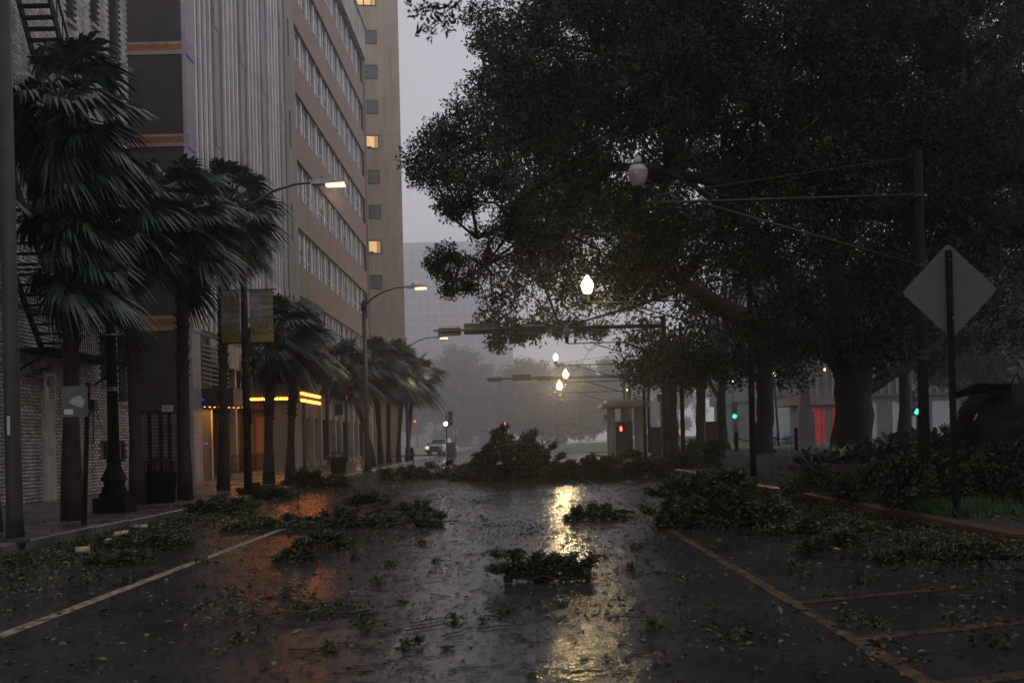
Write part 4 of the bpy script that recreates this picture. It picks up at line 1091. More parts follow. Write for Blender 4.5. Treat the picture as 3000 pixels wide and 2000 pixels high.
# ------------------------------------------------------------------ signal mast arms
def mast(Y, poleX, tipx, y_px, heads, plate, label, rr=0.09):
    za = W(1400, y_px, Y).z; xt = W(tipx, y_px, Y).x
    base = Vector((poleX, Y, vz(poleX) if Y < 97 else 0.0))
    t = thing('signal_mast', label, 'traffic signal', base, 'overhead traffic signal masts')
    MB().tube([base-Vector((0,0,0.2)), Vector((poleX, Y, za+0.5))], [0.19, 0.14], 12).build('shaft', 'steel_grey', t, True)
    MB().tube([(poleX, Y, za), (xt, Y, za)], [rr*1.3, rr*0.55], 10).build('arm', 'steel_grey', t, True)
    for (pa, pb) in heads:
        a, b = W(pa, y_px, Y).x, W(pb, y_px, Y).x
        hd = MB().box(a, b, Y+0.05, Y+0.25, za-0.25, za+0.12).build('signal_head', 'frame_dark', t)
        n = 3; w = (b-a)/n
        for k in range(n):
            c = a+w*(k+0.5)
            m = MB(); m.tube([(c, Y+0.25, za-0.06), (c, Y+0.5, za-0.08)], 0.15, 10); m.build('hood', 'frame_dark', hd)
        MB().box(a+0.05, b-0.05, Y-0.02, Y+0.049, za+0.13, za+0.2).build('clamp', 'galvanised', hd)
    for (pa, pb) in plate:
        a, b = W(pa, y_px, Y).x, W(pb, y_px, Y).x
        MB().box(a, b, Y+0.1, Y+0.13, za-0.22, za+0.36).build('sign_plate', 'plate_dark', t)
        MB().box(a+0.3, a+0.36, Y+0.0, Y+0.1, za-0.1, za+0.1).box(b-0.36, b-0.3, Y, Y+0.1, za-0.1, za+0.1).build('plate_bracket', 'galvanised', t)
    return t
mast(52.7, 7.6, 1270, 966, [(1283, 1350), (1530, 1600)], [(1359, 1462)], 'long signal mast arm across the street in front of the oaks')
mast(96.6, 10.6, 1424, 1111, [(1430, 1470), (1574, 1612)], [(1501, 1557)], 'far signal mast arm behind the tram stop shelter', 0.13)

# ------------------------------------------------------------------ tram stop shelter
Y = 70.0
b0 = W(1840, 1345, Y); b0.z = vz(b0.x)
t = thing('tram_shelter', 'concrete tram stop shelter with slab roof and a framed map panel', 'shelter', b0)
def PX(px, Y=Y): return W(px, 1250, Y).x
def PZ(py, px=1840, Y=Y): return W(px, py, Y).z
MB().box(PX(1762), PX(1903), Y-1.0, Y+3, PZ(1192), PZ(1181)).build('roof_slab', 'concrete_pale', t)
MB().box(PX(1777), PX(1888), Y-0.5, Y+2.5, PZ(1181)+0.005, PZ(1170)).build('roof_cap', 'concrete_pale', t)
MB().box(PX(1856), PX(1868), Y, Y+0.6, PZ(1170)+0.005, PZ(1164)).build('roof_vent', 'frame_dark', t)
for (a, b_) in ((1778, 1800), (1860, 1888)): MB().box(PX(a), PX(b_), Y-0.3, Y+0.3, 0.2, PZ(1192)-0.004).build('pier', 'concrete_pale', t)
MB().box(PX(1828), PX(1848), Y+1.8, Y+2.3, 0.2, PZ(1192)-0.004).build('pier', 'concrete_pale', t)
pn = MB().box(PX(1802), PX(1853), Y-0.1, Y-0.02, 0.6, PZ(1234)).build('map_panel', 'frame_dark', t)
MB().box(PX(1806), PX(1848), Y-0.14, Y-0.101, 1.0, PZ(1240)).build('map_sheet', 'steel_grey', pn)
MB().box(PX(1816), PX(1821), Y-0.16, Y-0.141, PZ(1262), PZ(1249)).build('red_indicator', 'signal_red', pn)
MB().box(PX(1803), PX(1860), Y-0.3, Y+0.1, 0.2, 0.595).build('bench', 'frame_dark', t)
MB().box(PX(1768), PX(1780), Y-0.36, Y-0.33, PZ(1229), PZ(1213)).build('yellow_plate', 'sign_yellow', t)
# cabinets and signs on the verge
def cab(px0, px1, pyt, Y, name, label, cat, mt='frame_dark'):
    a, b_ = W(px0, 1280, Y).x, W(px1, 1280, Y).x; z = vz((a+b_)/2) if Y < 97 else 0
    zt = W((px0+px1)/2, pyt, Y).z
    t = thing(name, label, cat, ((a+b_)/2, Y+0.3, z))
    MB().box(a, b_, Y, Y+0.6, z-0.1, zt).build('case', mt, t)
    MB().box(a-0.04, b_+0.04, Y-0.04, Y+0.64, zt+0.002, zt+0.06).build('lid', mt, t)
    MB().box(a+0.06, b_-0.06, Y-0.02, Y-0.002, z+0.15, zt-0.1).build('door', mt, t)
    return t
cab(1909, 1938, 1253, 66, 'utility_cabinet', 'narrow dark utility cabinet right beside the tram stop shelter', 'cabinet')
cab(2069, 2107, 1237, 60, 'utility_cabinet', 'wide dark utility cabinet between two oak trunks', 'cabinet')
c = W(1954, 1165, 73); t = thing('brown_sign', 'brown guide sign behind the oak trunk by the shelter', 'sign', (c.x, 73, vz(9)))
MB().box(c.x-0.72, c.x+0.72, 72.9, 72.94, c.z-0.27, c.z+0.27).build('panel', 'sign_brown', t)
MB().box(c.x-0.5, c.x-0.42, 72.95, 73.03, vz(9)-0.1, c.z+0.2).box(c.x+0.42, c.x+0.5, 72.95, 73.03, vz(9)-0.1, c.z+0.2).build('post', 'iron', t)
# chained bollards
prev = None
for (px, pyt, lb) in ((2157, 1264, 'black chained bollard between two oak trunks'), (2248, 1256, 'black chained bollard just past the thick leaning oak trunk'), (2332, 1253, 'black chained bollard by the broad-leaved bed')):
    Y = 56; q = W(px, pyt, Y); b_ = Vector((q.x, Y, vz(q.x)-0.25))
    t = thing('bollard', lb, 'bollard', b_)
    MB().lathe([(0.11, 0), (0.1, q.z-b_.z-0.1), (0.07, q.z-b_.z), (0.02, q.z-b_.z+0.03)], b_, 10).build('post', 'iron', t, True)
    tp = Vector((q.x, Y, q.z-0.3))
    if prev is not None:
        MB().tube([prev.lerp(tp, k/8) - Vector((0,0,0.28*4*(k/8)*(1-k/8))) for k in range(9)], 0.025, 5).build('chain', 'iron', t)
    prev = tp
# far street furniture: signals, truck, cones of light
def post_signal(px, pyb, pyt, Y, label, heads, z0=0.0):
    b_ = W(px, pyb, Y); b_.z = z0
    t = thing('signal_post', label, 'traffic signal', b_)
    tp = W(px, pyt, Y)
    MB().tube([b_-Vector((0,0,0.1)), Vector((b_.x, Y, tp.z+0.3))], [0.09, 0.06], 8).build('shaft', 'steel_grey', t, True)
    for (hx, hy, lens, sc) in heads:
        c = W(hx, hy, Y-0.15); signal_head(t, c.x, c.y, c.z, (0, -1, 0), lens=lens, n=len(lens), sc=sc)
    return t
post_signal(1310, 1336, 1215, 108, 'slim signal post with a white lit pedestrian signal, near the pickup', [(1306, 1241, ['signal_white'], 1.9), (1320, 1225, [None, None, None], 1.6)])
post_signal(1478, 1330, 1240, 125, 'far signal post showing red above the big fallen branch', [(1481, 1247, ['signal_red', None], 1.5), (1479, 1264, ['signal_amber'], 1.2)])
post_signal(1195, 1330, 1230, 140, 'distant signal with a tiny red light by the tower corner', [(1216, 1234, ['signal_red'], 0.9)])
post_signal(2158, 1330, 1195, 88, 'signal post showing green above a one way sign', [(2150, 1203, [None, None, 'signal_green'], 1.5)])
post_signal(2690, 1330, 1150, 60, 'signal showing green low over the broad-leaved bed', [(2683, 1180, [None, None, 'signal_green'], 1.5)])
post_signal(2972, 1330, 1080, 48, 'signal showing green behind the cracked dark mound', [(2960, 1110, [None, None, 'signal_green'], 1.7)])
c = W(2160, 1227, 87); t = thing('one_way_sign', 'small one way sign with a white arrow under the green signal', 'sign', (c.x+0.2, 87, vz(c.x)))
MB().box(c.x-0.4, c.x+0.4, 86.9, 86.92, c.z-0.13, c.z+0.13).build('panel', 'sign_text', t)
MB().prism([(c.x-0.38, c.z), (c.x-0.2, c.z+0.1), (c.x-0.2, c.z+0.05), (c.x+0.36, c.z+0.05), (c.x+0.36, c.z-0.05), (c.x-0.2, c.z-0.05), (c.x-0.2, c.z-0.1)], 'y', 86.895, 86.899).build('arrow', 'sign_white', t)
text('ONE WAY', 0.1, 'sign_text', t, (c.x-t.location.x+0.07, -0.108, c.z-t.location.z), (R(90), 0, 0), ext=0.001)
MB().box(c.x-0.03, c.x+0.03, 86.93, 86.99, vz(c.x)-0.1, c.z+0.1).build('post', 'steel_grey', t)
# litter bin and slim signs at the far corner
t = cab(1311, 1333, 1297, 107, 'signal_cabinet', 'grey signal cabinet beside the lit pedestrian signal', 'cabinet', 'steel_grey')
q = W(1334, 1264, 106); t = thing('slim_sign_pair', 'pair of slim white signs edge on by the far corner', 'sign', (q.x, 106, 0))
MB().box(q.x-0.16, q.x-0.02, 105.9, 105.93, q.z-0.33, q.z+0.33).box(q.x+0.08, q.x+0.2, 105.9, 105.93, q.z-0.33, q.z+0.33).build('panel', 'sign_white', t)
MB().box(q.x, q.x+0.06, 105.95, 106.0, 0, q.z+0.2).build('post', 'steel_grey', t)
# pickup truck
Y = 112; tc = Vector((W(1272, 1330, Y).x, Y, 0))
t = thing('pickup_truck', 'silver pickup truck facing the street with dim headlights', 'truck', tc, rz=R(-14))
b = MB()
b.prism([(-1.02, 0.5), (1.02, 0.5), (1.0, 1.12), (-1.0, 1.12)], 'y', 0, 5.6, 0)
b.prism([(-0.98, 1.12), (0.98, 1.12), (0.9, 1.22), (-0.9, 1.22)], 'y', 0.05, 1.5, 0)
b.build('body', 'truck_paint', t, local=True)
cb_ = MB(); i = 0
bot = [(-0.97, 1.3), (0.97, 1.3), (0.97, 3.6), (-0.97, 3.6)]; top_ = [(-0.78, 1.95), (0.78, 1.95), (0.78, 3.4), (-0.78, 3.4)]
cb_.v = [(x, y, 1.22) for x, y in bot] + [(x, y, 1.92) for x, y in top_]
cb_.f = [(0,1,5,4), (1,2,6,5), (2,3,7,6), (3,0,4,7), (4,5,6,7), (0,3,2,1)]; cb_.m = [0]*6
cb_.build('cab', 'truck_paint', t, local=True)
m = MB(); m.quad((-0.86,1.37,1.3),(0.86,1.37,1.3),(0.74,1.86,1.84),(-0.74,1.86,1.84)); m.build('windscreen', 'glass_green', t, local=True)
m = MB(); m.quad((-0.96,1.75,1.3),(-0.96,3.3,1.3),(-0.82,3.25,1.84),(-0.82,2.05,1.84)); m.build('side_window', 'glass_dark', t, local=True)
gr = MB().box(-0.55, 0.55, -0.06, -0.002, 0.72, 1.06).build('grille', 'truck_dark', t, local=True)
for k in range(3): MB().box(-0.56, 0.56, -0.09, -0.062, 0.76+k*0.11, 0.8+k*0.11).build('grille_bar', 'chrome', gr, local=True)
MB().box(-1.03, 1.03, -0.18, -0.004, 0.45, 0.68).build('bumper', 'chrome', t, local=True)
for s in (-1, 1):
    MB().box(s*0.6, s*0.97, -0.08, -0.003, 0.8, 1.04).build('headlight', 'headlight' if s < 0 else 'lamp_glass', t, local=True)
    MB().box(s*1.04, s*1.28, 1.5, 1.62, 1.2, 1.45).build('mirror', 'truck_dark', t, local=True)
    for y in (0.95, 4.5):
        w = MB().tube([(s*0.74, y, 0.4), (s*1.03, y, 0.4)], 0.4, 18).build('wheel', 'rubber', t, True, local=True)
        MB().tube([(s*0.95, y, 0.4), (s*1.04, y, 0.4)], 0.24, 14).build('rim', 'galvanised', w, True, local=True)
# bicycles of the share dock and the far buildings on the park side
for k in range(7):
    px = 2252 + k*11 + (14 if k > 2 else 0)
    q = W(px, 1300, 84); t = thing('docked_bicycle', 'pale blue share bicycle parked in a dock row beyond the bollards', 'bicycle', (q.x, 84, vz(q.x)), 'share bicycles in the dock')
    z = vz(q.x)
    for dy in (-0.5, 0.5):
        m = MB(); n = 12
        m.tube([(q.x, 84+dy+0.3*math.cos(2*math.pi*j/n), z+0.33+0.3*math.sin(2*math.pi*j/n)) for j in range(n+1)], 0.025, 5); m.build('wheel', 'rubber', t)
    MB().bar((q.x, 83.5, z+0.33), (q.x, 83.7, z+0.9), 0.07).bar((q.x, 83.7, z+0.75), (q.x, 84.2, z+0.35), 0.09).bar((q.x, 84.2, z+0.35), (q.x, 84.1, z+0.85), 0.06).bar((q.x-0.22, 83.72, z+1.0), (q.x+0.22, 83.72, z+1.0), 0.05).build('frame', 'bike_blue', t)
    MB().box(q.x-0.1, q.x+0.1, 83.42, 83.5, z+0.3, z+0.75).build('fender', 'bike_blue', t)
YS = 104
t = thing('striped_concrete_building', 'pale concrete building with fine vertical ribs behind the park', 'building', (52, 135, 0))
m = MB(); m.box(30, 76, 128, 160, 6, 22).box(30.5, 75, 128.6, 159, 0, 6).build('body', 'concrete_dim', t)
for k in range(46): MB().box(30.2+k, 30.55+k, 127.6, 127.98, 6.3, 22).build('rib', 'stone_grey', t)
for k in range(9): MB().box(32+k*5, 35+k*5, 128.45, 128.58, 0.3, 5.2).build('shopfront', 'shop_pale', t)
q0, q1 = W(2375, 1230, YS).x, W(2520, 1230, YS).x
t = thing('red_lit_pavilion', 'low pavilion with red lit window bays and a railed terrace', 'building', ((q0+q1)/2, YS+3, 0.0))
zt = W(2430, 1170, YS).z
MB().box(q0-2.2, q1, YS, YS+8, zt-0.5, zt+0.25).build('roof', 'stone_grey', t)
MB().box(q0, q1, YS+0.5, YS+8, 0.0, zt-0.505).build('wall', 'stone_grey', t)
for k in range(5):
    a = q0+0.25+k*1.05; MB().box(a, a+(0.9, 0.3, 0.55, 0.5, 0.35)[k], YS+0.42, YS+0.495, 0.4, zt-0.9).build('lit_bay', 'shop_red', t)
for k in range(24): x = q0-2.1+k*0.21; MB().box(x-0.02, x+0.02, YS-0.05, YS-0.01, zt+0.252, zt+1.0).build('baluster', 'concrete_pale', t)
MB().box(q0-2.2, q0+3, YS-0.06, YS, zt+1.0, zt+1.06).build('terrace_rail', 'concrete_pale', t)
q = W(2358, 1250, 74); z0 = vz(q.x)
t = thing('stone_pedestal', 'tapered stone pillar on a square plinth beside the red lit pavilion', 'monument', (q.x, 74, z0))
MB().prism([(q.x-0.62, z0-0.3), (q.x+0.62, z0-0.3), (q.x+0.56, W(2358,1206,74).z), (q.x-0.56, W(2358,1206,74).z)], 'y', 73.5, 74.6).build('plinth', 'stone_grey', t)
za, zb = W(2358,1206,74).z, W(2358,1095,74).z
MB().prism([(q.x-0.42, za), (q.x+0.42, za), (q.x+0.24, zb), (q.x-0.24, zb)], 'y', 73.7, 74.4).build('shaft', 'stone_grey', t)
MB().lathe([(0.16, 0), (0.16, 0.02), (0.1, 0.03)], (q.x, 73.47, z0+1.0), 12).build('boss', 'frame_dark', t)
for (px, pyb, label, c_) in ((2282, 1300, 'slim purple grey lamp post by the share bicycles', 'steel_grey'),):
    b_ = W(px, pyb, 80); b_.z = vz(b_.x); tp = W(px-14, 1110, 80)
    t = thing('park_lamp_post', label, 'lamp post', b_)
    MB().tube([b_-Vector((0,0,.1)), tp], [0.1, 0.06], 8).build('shaft', c_, t, True)
    globe_parts(t, tp+Vector((0,0,0.2)), 'lit_globe_green', 0.7)
# glowing lamps glimpsed among the leaves across the park
for (px, py, Y, s) in ((1838, 1144, 115, 0.55), (1997, 1133, 100, 0.5), (2147, 1118, 105, 0.6), (2416, 1086, 110, 0.6)):
    c = W(px, py, Y); b_ = Vector((c.x, Y, 0))
    t = thing('distant_lamp', 'small distant lamp shining through the oak leaves', 'lamp post', b_, 'distant lamps beyond the oaks')
    MB().tube([b_, c], [0.09, 0.05], 8).build('shaft', 'steel_grey', t)
    globe_parts(t, c, 'lit_far', s*0.8)
# ------------------------------------------------------------------ oaks
def inside(poly, x, y):
    c = False; j = len(poly)-1
    for i in range(len(poly)):
        xi, yi = poly[i]; xj, yj = poly[j]
        if (yi > y) != (yj > y) and x < (xj-xi)*(y-yi)/(yj-yi)+xi: c = not c
        j = i
    return c
CAN = [(1385,-420),(1378,0),(1371,115),(1392,230),(1300,306),(1262,345),(1172,472),(1208,545),(1276,600),(1290,650),(1268,714),(1250,785),(1285,875),(1352,862),(1400,875),(1420,975),(1467,1040),(1530,1000),(1600,1008),(1640,990),(1700,982),(1760,995),(1800,1020),(1812,1060),(1840,1130),(1900,1148),(2000,1140),(2080,1180),(2200,1185),(2300,1165),(2400,1120),(2560,1120),(2650,1105),(2750,1130),(2800,1095),(3000,1040),(3300,1000),(3300,-420)]
GAPS = [(1350, 705, 42), (1475, 590, 40), (1440, 640, 25), (1555, 560, 30), (1560, 655, 20), (1320, 660, 22), (1345, 800, 30), (2210, 170, 14), (2290, 195, 16), (2350, 225, 24), (2170, 290, 18), (2190, 345, 20), (2680, 215, 22), (2700, 260, 20), (2500, 400, 22), (2630, 440, 24), (2450, 330, 14), (1400, 720, 25)]
EDGE_BLOBS = [  # photo x, y, depth, radius in metres for the outline of the overhanging crown
 (1215,470,25,.45),(1250,430,25,.5),(1290,385,25,.5),(1300,470,25,.6),(1340,330,25.5,.5),(1360,420,25,.7),(1235,520,25,.35),(1310,540,25,.5),(1390,500,25,.7),(1420,330,26,.6),(1430,240,26,.5),(1410,130,26,.4),(1420,40,26,.5),(1460,110,26,.7),
 (1305,600,26,.3),(1330,620,26,.35),(1380,590,26,.45),(1300,740,27,.4),(1275,770,27,.3),(1320,850,27,.32),(1300,800,27,.35),(1380,800,28,.5),(1340,760,27,.3),(1370,840,28,.3),(1420,770,28,.6),(1420,690,27,.45),(1440,860,29,.6),(1480,760,29,.7),(1480,680,28,.6),(1530,620,27,.55),(1520,700,29,.7),
 (1440,930,56,.9),(1460,1000,56,.7),(1490,960,56,.9),(1520,985,57,.5),(1560,975,57,.8),(1640,965,58,.6),(1690,960,58,.7),(1750,970,58,.7)]
crowns = {k: [] for k in ('near', 'mid', 'deep', 'far')}
def ok(px, py, Y):
    if any((px-a)**2+(py-b)**2 < (r*0.9)**2 for a, b, r in GAPS): return False
    if Y < 36 and (px-1741)**2+(py-840)**2 < 90**2: return False
    if Y < 35.5 and 1690 < px < 2240 and 790 < py < 1030: return False
    if Y < 49.5 and (px-1668)**2+(py-975)**2 < 55**2: return False
    if Y < 54 and py > 915 and px < 1960: return False
    if Y < 20.8 and 1800 < px < 2800 and 420 < py < 820: return False
    if py > 1000 and Y < 30: return False
    return True
def fill(key, n, y0, y1, rlo, rhi, xr, yr, shrink=1.0):
    k = 0; tries = 0
    while k < n and tries < n*40:
        tries += 1
        px, py = random.uniform(*xr), random.uniform(*yr); Y = random.uniform(y0, y1)
        rr = random.uniform(rlo, rhi); rp = rr*F/Y*0.8
        if not inside(CAN, px, py) or not ok(px, py, Y): continue
        if not (inside(CAN, px-rp, py) and inside(CAN, px-rp*0.6, py+rp*0.7) and inside(CAN, px, py+rp)): continue
        p = W(px, py, Y)
        if p.z < 2.6 or (p.x < -6): continue
        crowns[key].append((p, rr)); k += 1
fill('near', 440, 21.0, 30, 0.55, 0.85, (1180, 3280), (-400, 800))
fill('near', 110, 21.5, 31, 0.6, 0.9, (2500, 3280), (-300, 700))
fill('near', 60, 22, 31, 0.6, 0.9, (1900, 2600), (-300, 450))
fill('mid', 300, 31, 44, 0.8, 1.2, (1400, 3280), (-350, 1120))
fill('deep', 260, 45, 58, 1.1, 1.6, (1450, 3250), (-200, 1150))
fill('far', 200, 59, 78, 1.3, 1.9, (1500, 3100), (100, 1160))
for (px, py, Y, rr) in EDGE_BLOBS:
    crowns['near' if Y < 31 else 'deep'].append((W(px, py, Y), rr))
def limbs(m, lst, n=9):
    for pl in lst:
        pts = [W(a, b, c) for a, b, c, r in pl]; rad = [r for a, b, c, r in pl]
        P2, R2 = [], []
        for i in range(len(pts)-1):   # finer, slightly crooked
            for j in range(4):
                q = j/4; P2.append(pts[i].lerp(pts[i+1], q) + Vector((random.uniform(-1,1), random.uniform(-1,1), random.uniform(-1,1)))*0.12*rad[i]*(1 if (i or j) else 0)); R2.append((rad[i]*(1-q)+rad[i+1]*q)*random.uniform(0.93, 1.08))
        P2.append(pts[-1]); R2.append(rad[-1])
        m.tube(P2, R2, n)
def oak(label, base, key, trunk, limb_list, per, leaf, mat_='oak_leaf', twig_from=None):
    t = thing('live_oak', label, 'tree', base, 'live oaks over the park side of the street')
    m = MB(); limbs(m, trunk, 14); tr = m.build('trunk', 'bark', t, True)
    if limb_list:
        for l in limb_list:
            m = MB(); limbs(m, [l]); m.build('limb', 'bark', tr, True)
    cl = crowns[key]
    if cl:
        C = np.array([tuple(p) for p, r in cl]); Rr = np.array([r for p, r in cl])
        P, D, N = sprigs(C, Rr, per, leaf, leaf*1.6)
        n = len(P)
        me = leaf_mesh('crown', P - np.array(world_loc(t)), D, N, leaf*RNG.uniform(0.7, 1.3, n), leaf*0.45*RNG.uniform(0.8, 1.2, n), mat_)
        cr = link('crown', me, t)
        m = MB()
        anchors = [W(a, b, c) for l in (limb_list or []) + trunk for a, b, c, r in l[1:]] or [Vector(base)+Vector((0,0,5))]
        for p, r in cl[::2] if key != 'near' else cl:
            a = min(anchors, key=lambda q: (q-p).length)
            mid = a.lerp(p, 0.55) + Vector((random.uniform(-.4,.4), random.uniform(-.4,.4), random.uniform(0,.5)))
            if (a-p).length > (3.2 if key == 'near' else 9): continue
            m.tube([a, mid, p, p+Vector((random.uniform(-.4,.4), random.uniform(-.4,.4), random.uniform(-.3,.3)))*r], [0.05, 0.035, 0.018, 0.006], 4, cap=False)
        m.build('twigs', 'bark', cr)
    return t
oak('huge live oak whose boughs overhang the street, trunk beside the diamond sign', (W(3330, 1480, 22).x, 22, 0.6), 'near',
    [[(3330,1500,22,.8),(3300,1200,22,.65),(3260,900,22,.6),(3200,760,22,.6)]],
    [[(3200,760,22,.42),(3000,655,22.5,.34),(2770,615,23,.3),(2460,600,24,.25),(2330,440,25,.2),(2230,330,25.5,.17),(2180,200,26,.13),(1900,60,27,.08)],
     [(3200,760,22,.36),(3000,485,23,.28),(2900,435,23,.25),(2670,400,24,.22),(2540,255,25,.19),(2480,100,26,.15),(2300,-100,27,.1)],
     [(2460,600,24,.18),(2200,560,24.5,.15),(1950,500,25,.13),(1700,480,25,.11),(1570,545,25.5,.09),(1515,590,25.5,.075),(1505,640,26,.05),(1400,700,27,.03)],
     [(1700,480,25,.09),(1550,400,25,.06),(1400,440,25,.045),(1300,450,25,.03),(1220,480,25,.012)],
     [(2230,330,25.5,.13),(2000,200,25,.1),(1750,150,25,.07),(1550,120,25,.045),(1450,180,26,.02)],
     [(1515,590,25.5,.06),(1480,700,27,.045),(1420,780,28,.03),(1330,830,27.5,.015)]], 100, 0.1)
oak('stout live oak forking low behind the broad-leaved bed', (W(2500, 1380, 35).x, 35, vz(11)), 'mid',
    [[(2502,1400,35,.85),(2500,1290,35,.66),(2497,1150,35,.58),(2487,1030,35,.6),(2478,960,35.2,.5)]],
    [[(2470,1080,35,.4),(2409,1010,35.5,.36),(2230,950,36,.3),(2096,885,37,.26),(2029,846,37,.22),(1873,730,38,.15),(1760,640,38,.08)],
     [(2530,1150,35,.24),(2590,1108,35.5,.22),(2660,1075,36,.18),(2800,960,37,.1)],
     [(2478,960,35.2,.42),(2440,800,35.5,.34),(2500,600,36,.26),(2480,350,37,.16)],
     [(2478,960,35.2,.36),(2560,800,35,.3),(2700,620,35,.22),(2900,420,35,.14)],
     [(2480,990,35.2,.3),(2330,880,36,.24),(2220,680,37,.18),(2000,520,38,.1)]], 75, 0.19)
oak('live oak with a flared trunk behind the chained bollards', (W(2238, 1345, 51).x, 51, vz(12)), 'deep',
    [[(2232,1345,51,.75),(2236,1310,51,.5),(2240,1200,51,.42),(2240,1110,51,.4),(2240,1020,51,.36)]],
    [[(2240,1030,51,.28),(2150,940,52,.2),(2000,850,53,.12),(1850,900,55,.08),(1640,960,57,.04)], [(2240,1020,51,.26),(2330,900,52,.2),(2450,750,53,.12)], [(2650,1330,52,.4),(2652,1200,52,.3),(2648,1080,52,.26),(2640,960,52,.2)]], 75, 0.26)
oak('slender live oak trunk next to the wide utility cabinet', (W(2122, 1312, 64).x, 64, vz(13)), 'far',
    [[(2122,1330,64,.42),(2118,1280,64,.3),(2112,1180,64,.27),(2120,1060,64,.24),(2130,900,65,.16)]],
    [[(2112,1180,64,.15),(2060,1080,66,.1),(1950,1050,68,.06)]], 70, 0.34)
oak('live oak trunk between the brown sign and the wide utility cabinet', (W(2054, 1300, 68).x, 68, vz(12)), 'none' if False else 'far2',
    [[(2058,1330,68,.42),(2054,1260,68,.33),(2052,1150,68,.3),(2058,1000,68,.22)]], [[(2052,1150,68,.15),(2000,1090,69,.08)]], 10, 0.3) if crowns.setdefault('far2', [(W(x, y, 69), 1.2) for x, y in ((2040,1100),(2080,1080),(2000,1070),(2060,1040),(2100,1130))]) else None
crowns['far3'] = [(W(x, y, 61), 1.1) for x, y in ((1950,1090),(1990,1070),(1930,1050),(1880,1110),(1850,1080),(1970,1110),(2010,1120),(1900,1060))]
oak('live oak with a straight trunk right behind the signal mast pole', (W(1966, 1320, 60).x, 60, vz(9)), 'far3',
    [[(1972,1350,60,.55),(1968,1300,60,.38),(1966,1200,60,.34),(1964,1100,60,.32),(1960,1000,60,.26)]],
    [[(1964,1080,60,.18),(1900,1030,61,.12),(1820,1000,62,.05)], [(1964,1060,60,.2),(2020,980,61,.12)]], 70, 0.3)
# a hanging spray of the near oak, close to the camera
t = thing('hanging_oak_spray', 'dark leafy twig hanging against the bare sky beside the tan tower', 'branch', W(1290, -60, 9.5))
C = [W(x, y, 9.5) for x, y in ((1205,20),(1225,35),(1240,10),(1265,40),(1285,20),(1300,55),(1320,15),(1345,30),(1365,50),(1380,55),(1250,75),(1262,95),(1240,100),(1310,85),(1285,70),(1330,55),(1395,-20),(1270,-30))]
tw = MB()
tw.tube([W(1460,-120,9.5), W(1390,-30,9.5), W(1330,20,9.5), W(1285,50,9.5), W(1240,100,9.5)], [.012,.009,.006,.005,.003], 5)
tw.tube([W(1330,20,9.5), W(1270,10,9.5), W(1200,40,9.5)], [.006,.004,.002], 4); tw.tube([W(1390,-30,9.5), W(1370,40,9.5), W(1395,70,9.5)], [.006,.004,.002], 4)
tw.build('twig', 'bark', t)
P, D, N = sprigs([tuple(c) for c in C], [0.05]*len(C), 3, 0.05, 0.05)
n = len(P); o = link('foliage', leaf_mesh('foliage', P-np.array(t.location), D, N, 0.065*RNG.uniform(.7,1.3,n), 0.026*RNG.uniform(.8,1.2,n), 'oak_leaf'), t)

# unseen oaks along the verge and behind the viewer, added to shade the street
def unseen_oak(x, y, rad, label, n=150, per=34, leaf=0.3):
    b_ = Vector((x, y, vz(x))); t = thing('live_oak', label, 'tree', b_, 'live oaks over the park side of the street')
    m = MB(); m.tube([b_-Vector((0,0,.3)), b_+Vector((0,0,.8)), b_+Vector((.1,0,4.2))], [.8, .55, .5], 12); tr = m.build('trunk', 'bark', t, True)
    for k in range(7):
        a = k*.9+x; e = b_+Vector((math.cos(a)*rad*.7, math.sin(a)*rad*.7, 9+2*math.sin(k*3)))
        MB().tube([b_+Vector((.1,0,4)), b_+Vector((math.cos(a)*rad*.3, math.sin(a)*rad*.3, 7)), e], [.3, .2, .07], 8).build('limb', 'bark', tr, True)
    C, Rr = [], []
    for k in range(n):
        d = rdir(1)[0]; q = random.random()**.42; C.append((x+d[0]*q*rad, y+d[1]*q*rad, 9.5+d[2]*q*4.6)); Rr.append(random.uniform(1.0, 1.7))
        w_ = W(0,0,1); cc_ = C[-1]
        if cc_[1] > 3 and abs((cc_[0])/cc_[1]) < .62 and (cc_[2]-1.6-1.6)/cc_[1] < .62: C.pop(); Rr.pop()
    P, D, N = sprigs(C, Rr, per, leaf, leaf*1.6); k = len(P)
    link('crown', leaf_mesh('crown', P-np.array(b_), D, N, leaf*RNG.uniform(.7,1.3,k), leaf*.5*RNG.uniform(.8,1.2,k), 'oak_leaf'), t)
unseen_oak(9.5, 3, 11, 'unseen live oak added for shade on the verge next to the overhanging giant')
unseen_oak(9.0, -14, 11, 'unseen live oak added for shade on the verge well before the diamond sign')
unseen_oak(24, 16, 10, 'unseen live oak added for shade deeper in the park behind the cracked mound')
unseen_oak(26, -4, 10, 'unseen live oak added for shade deepest in the park before the diamond sign')

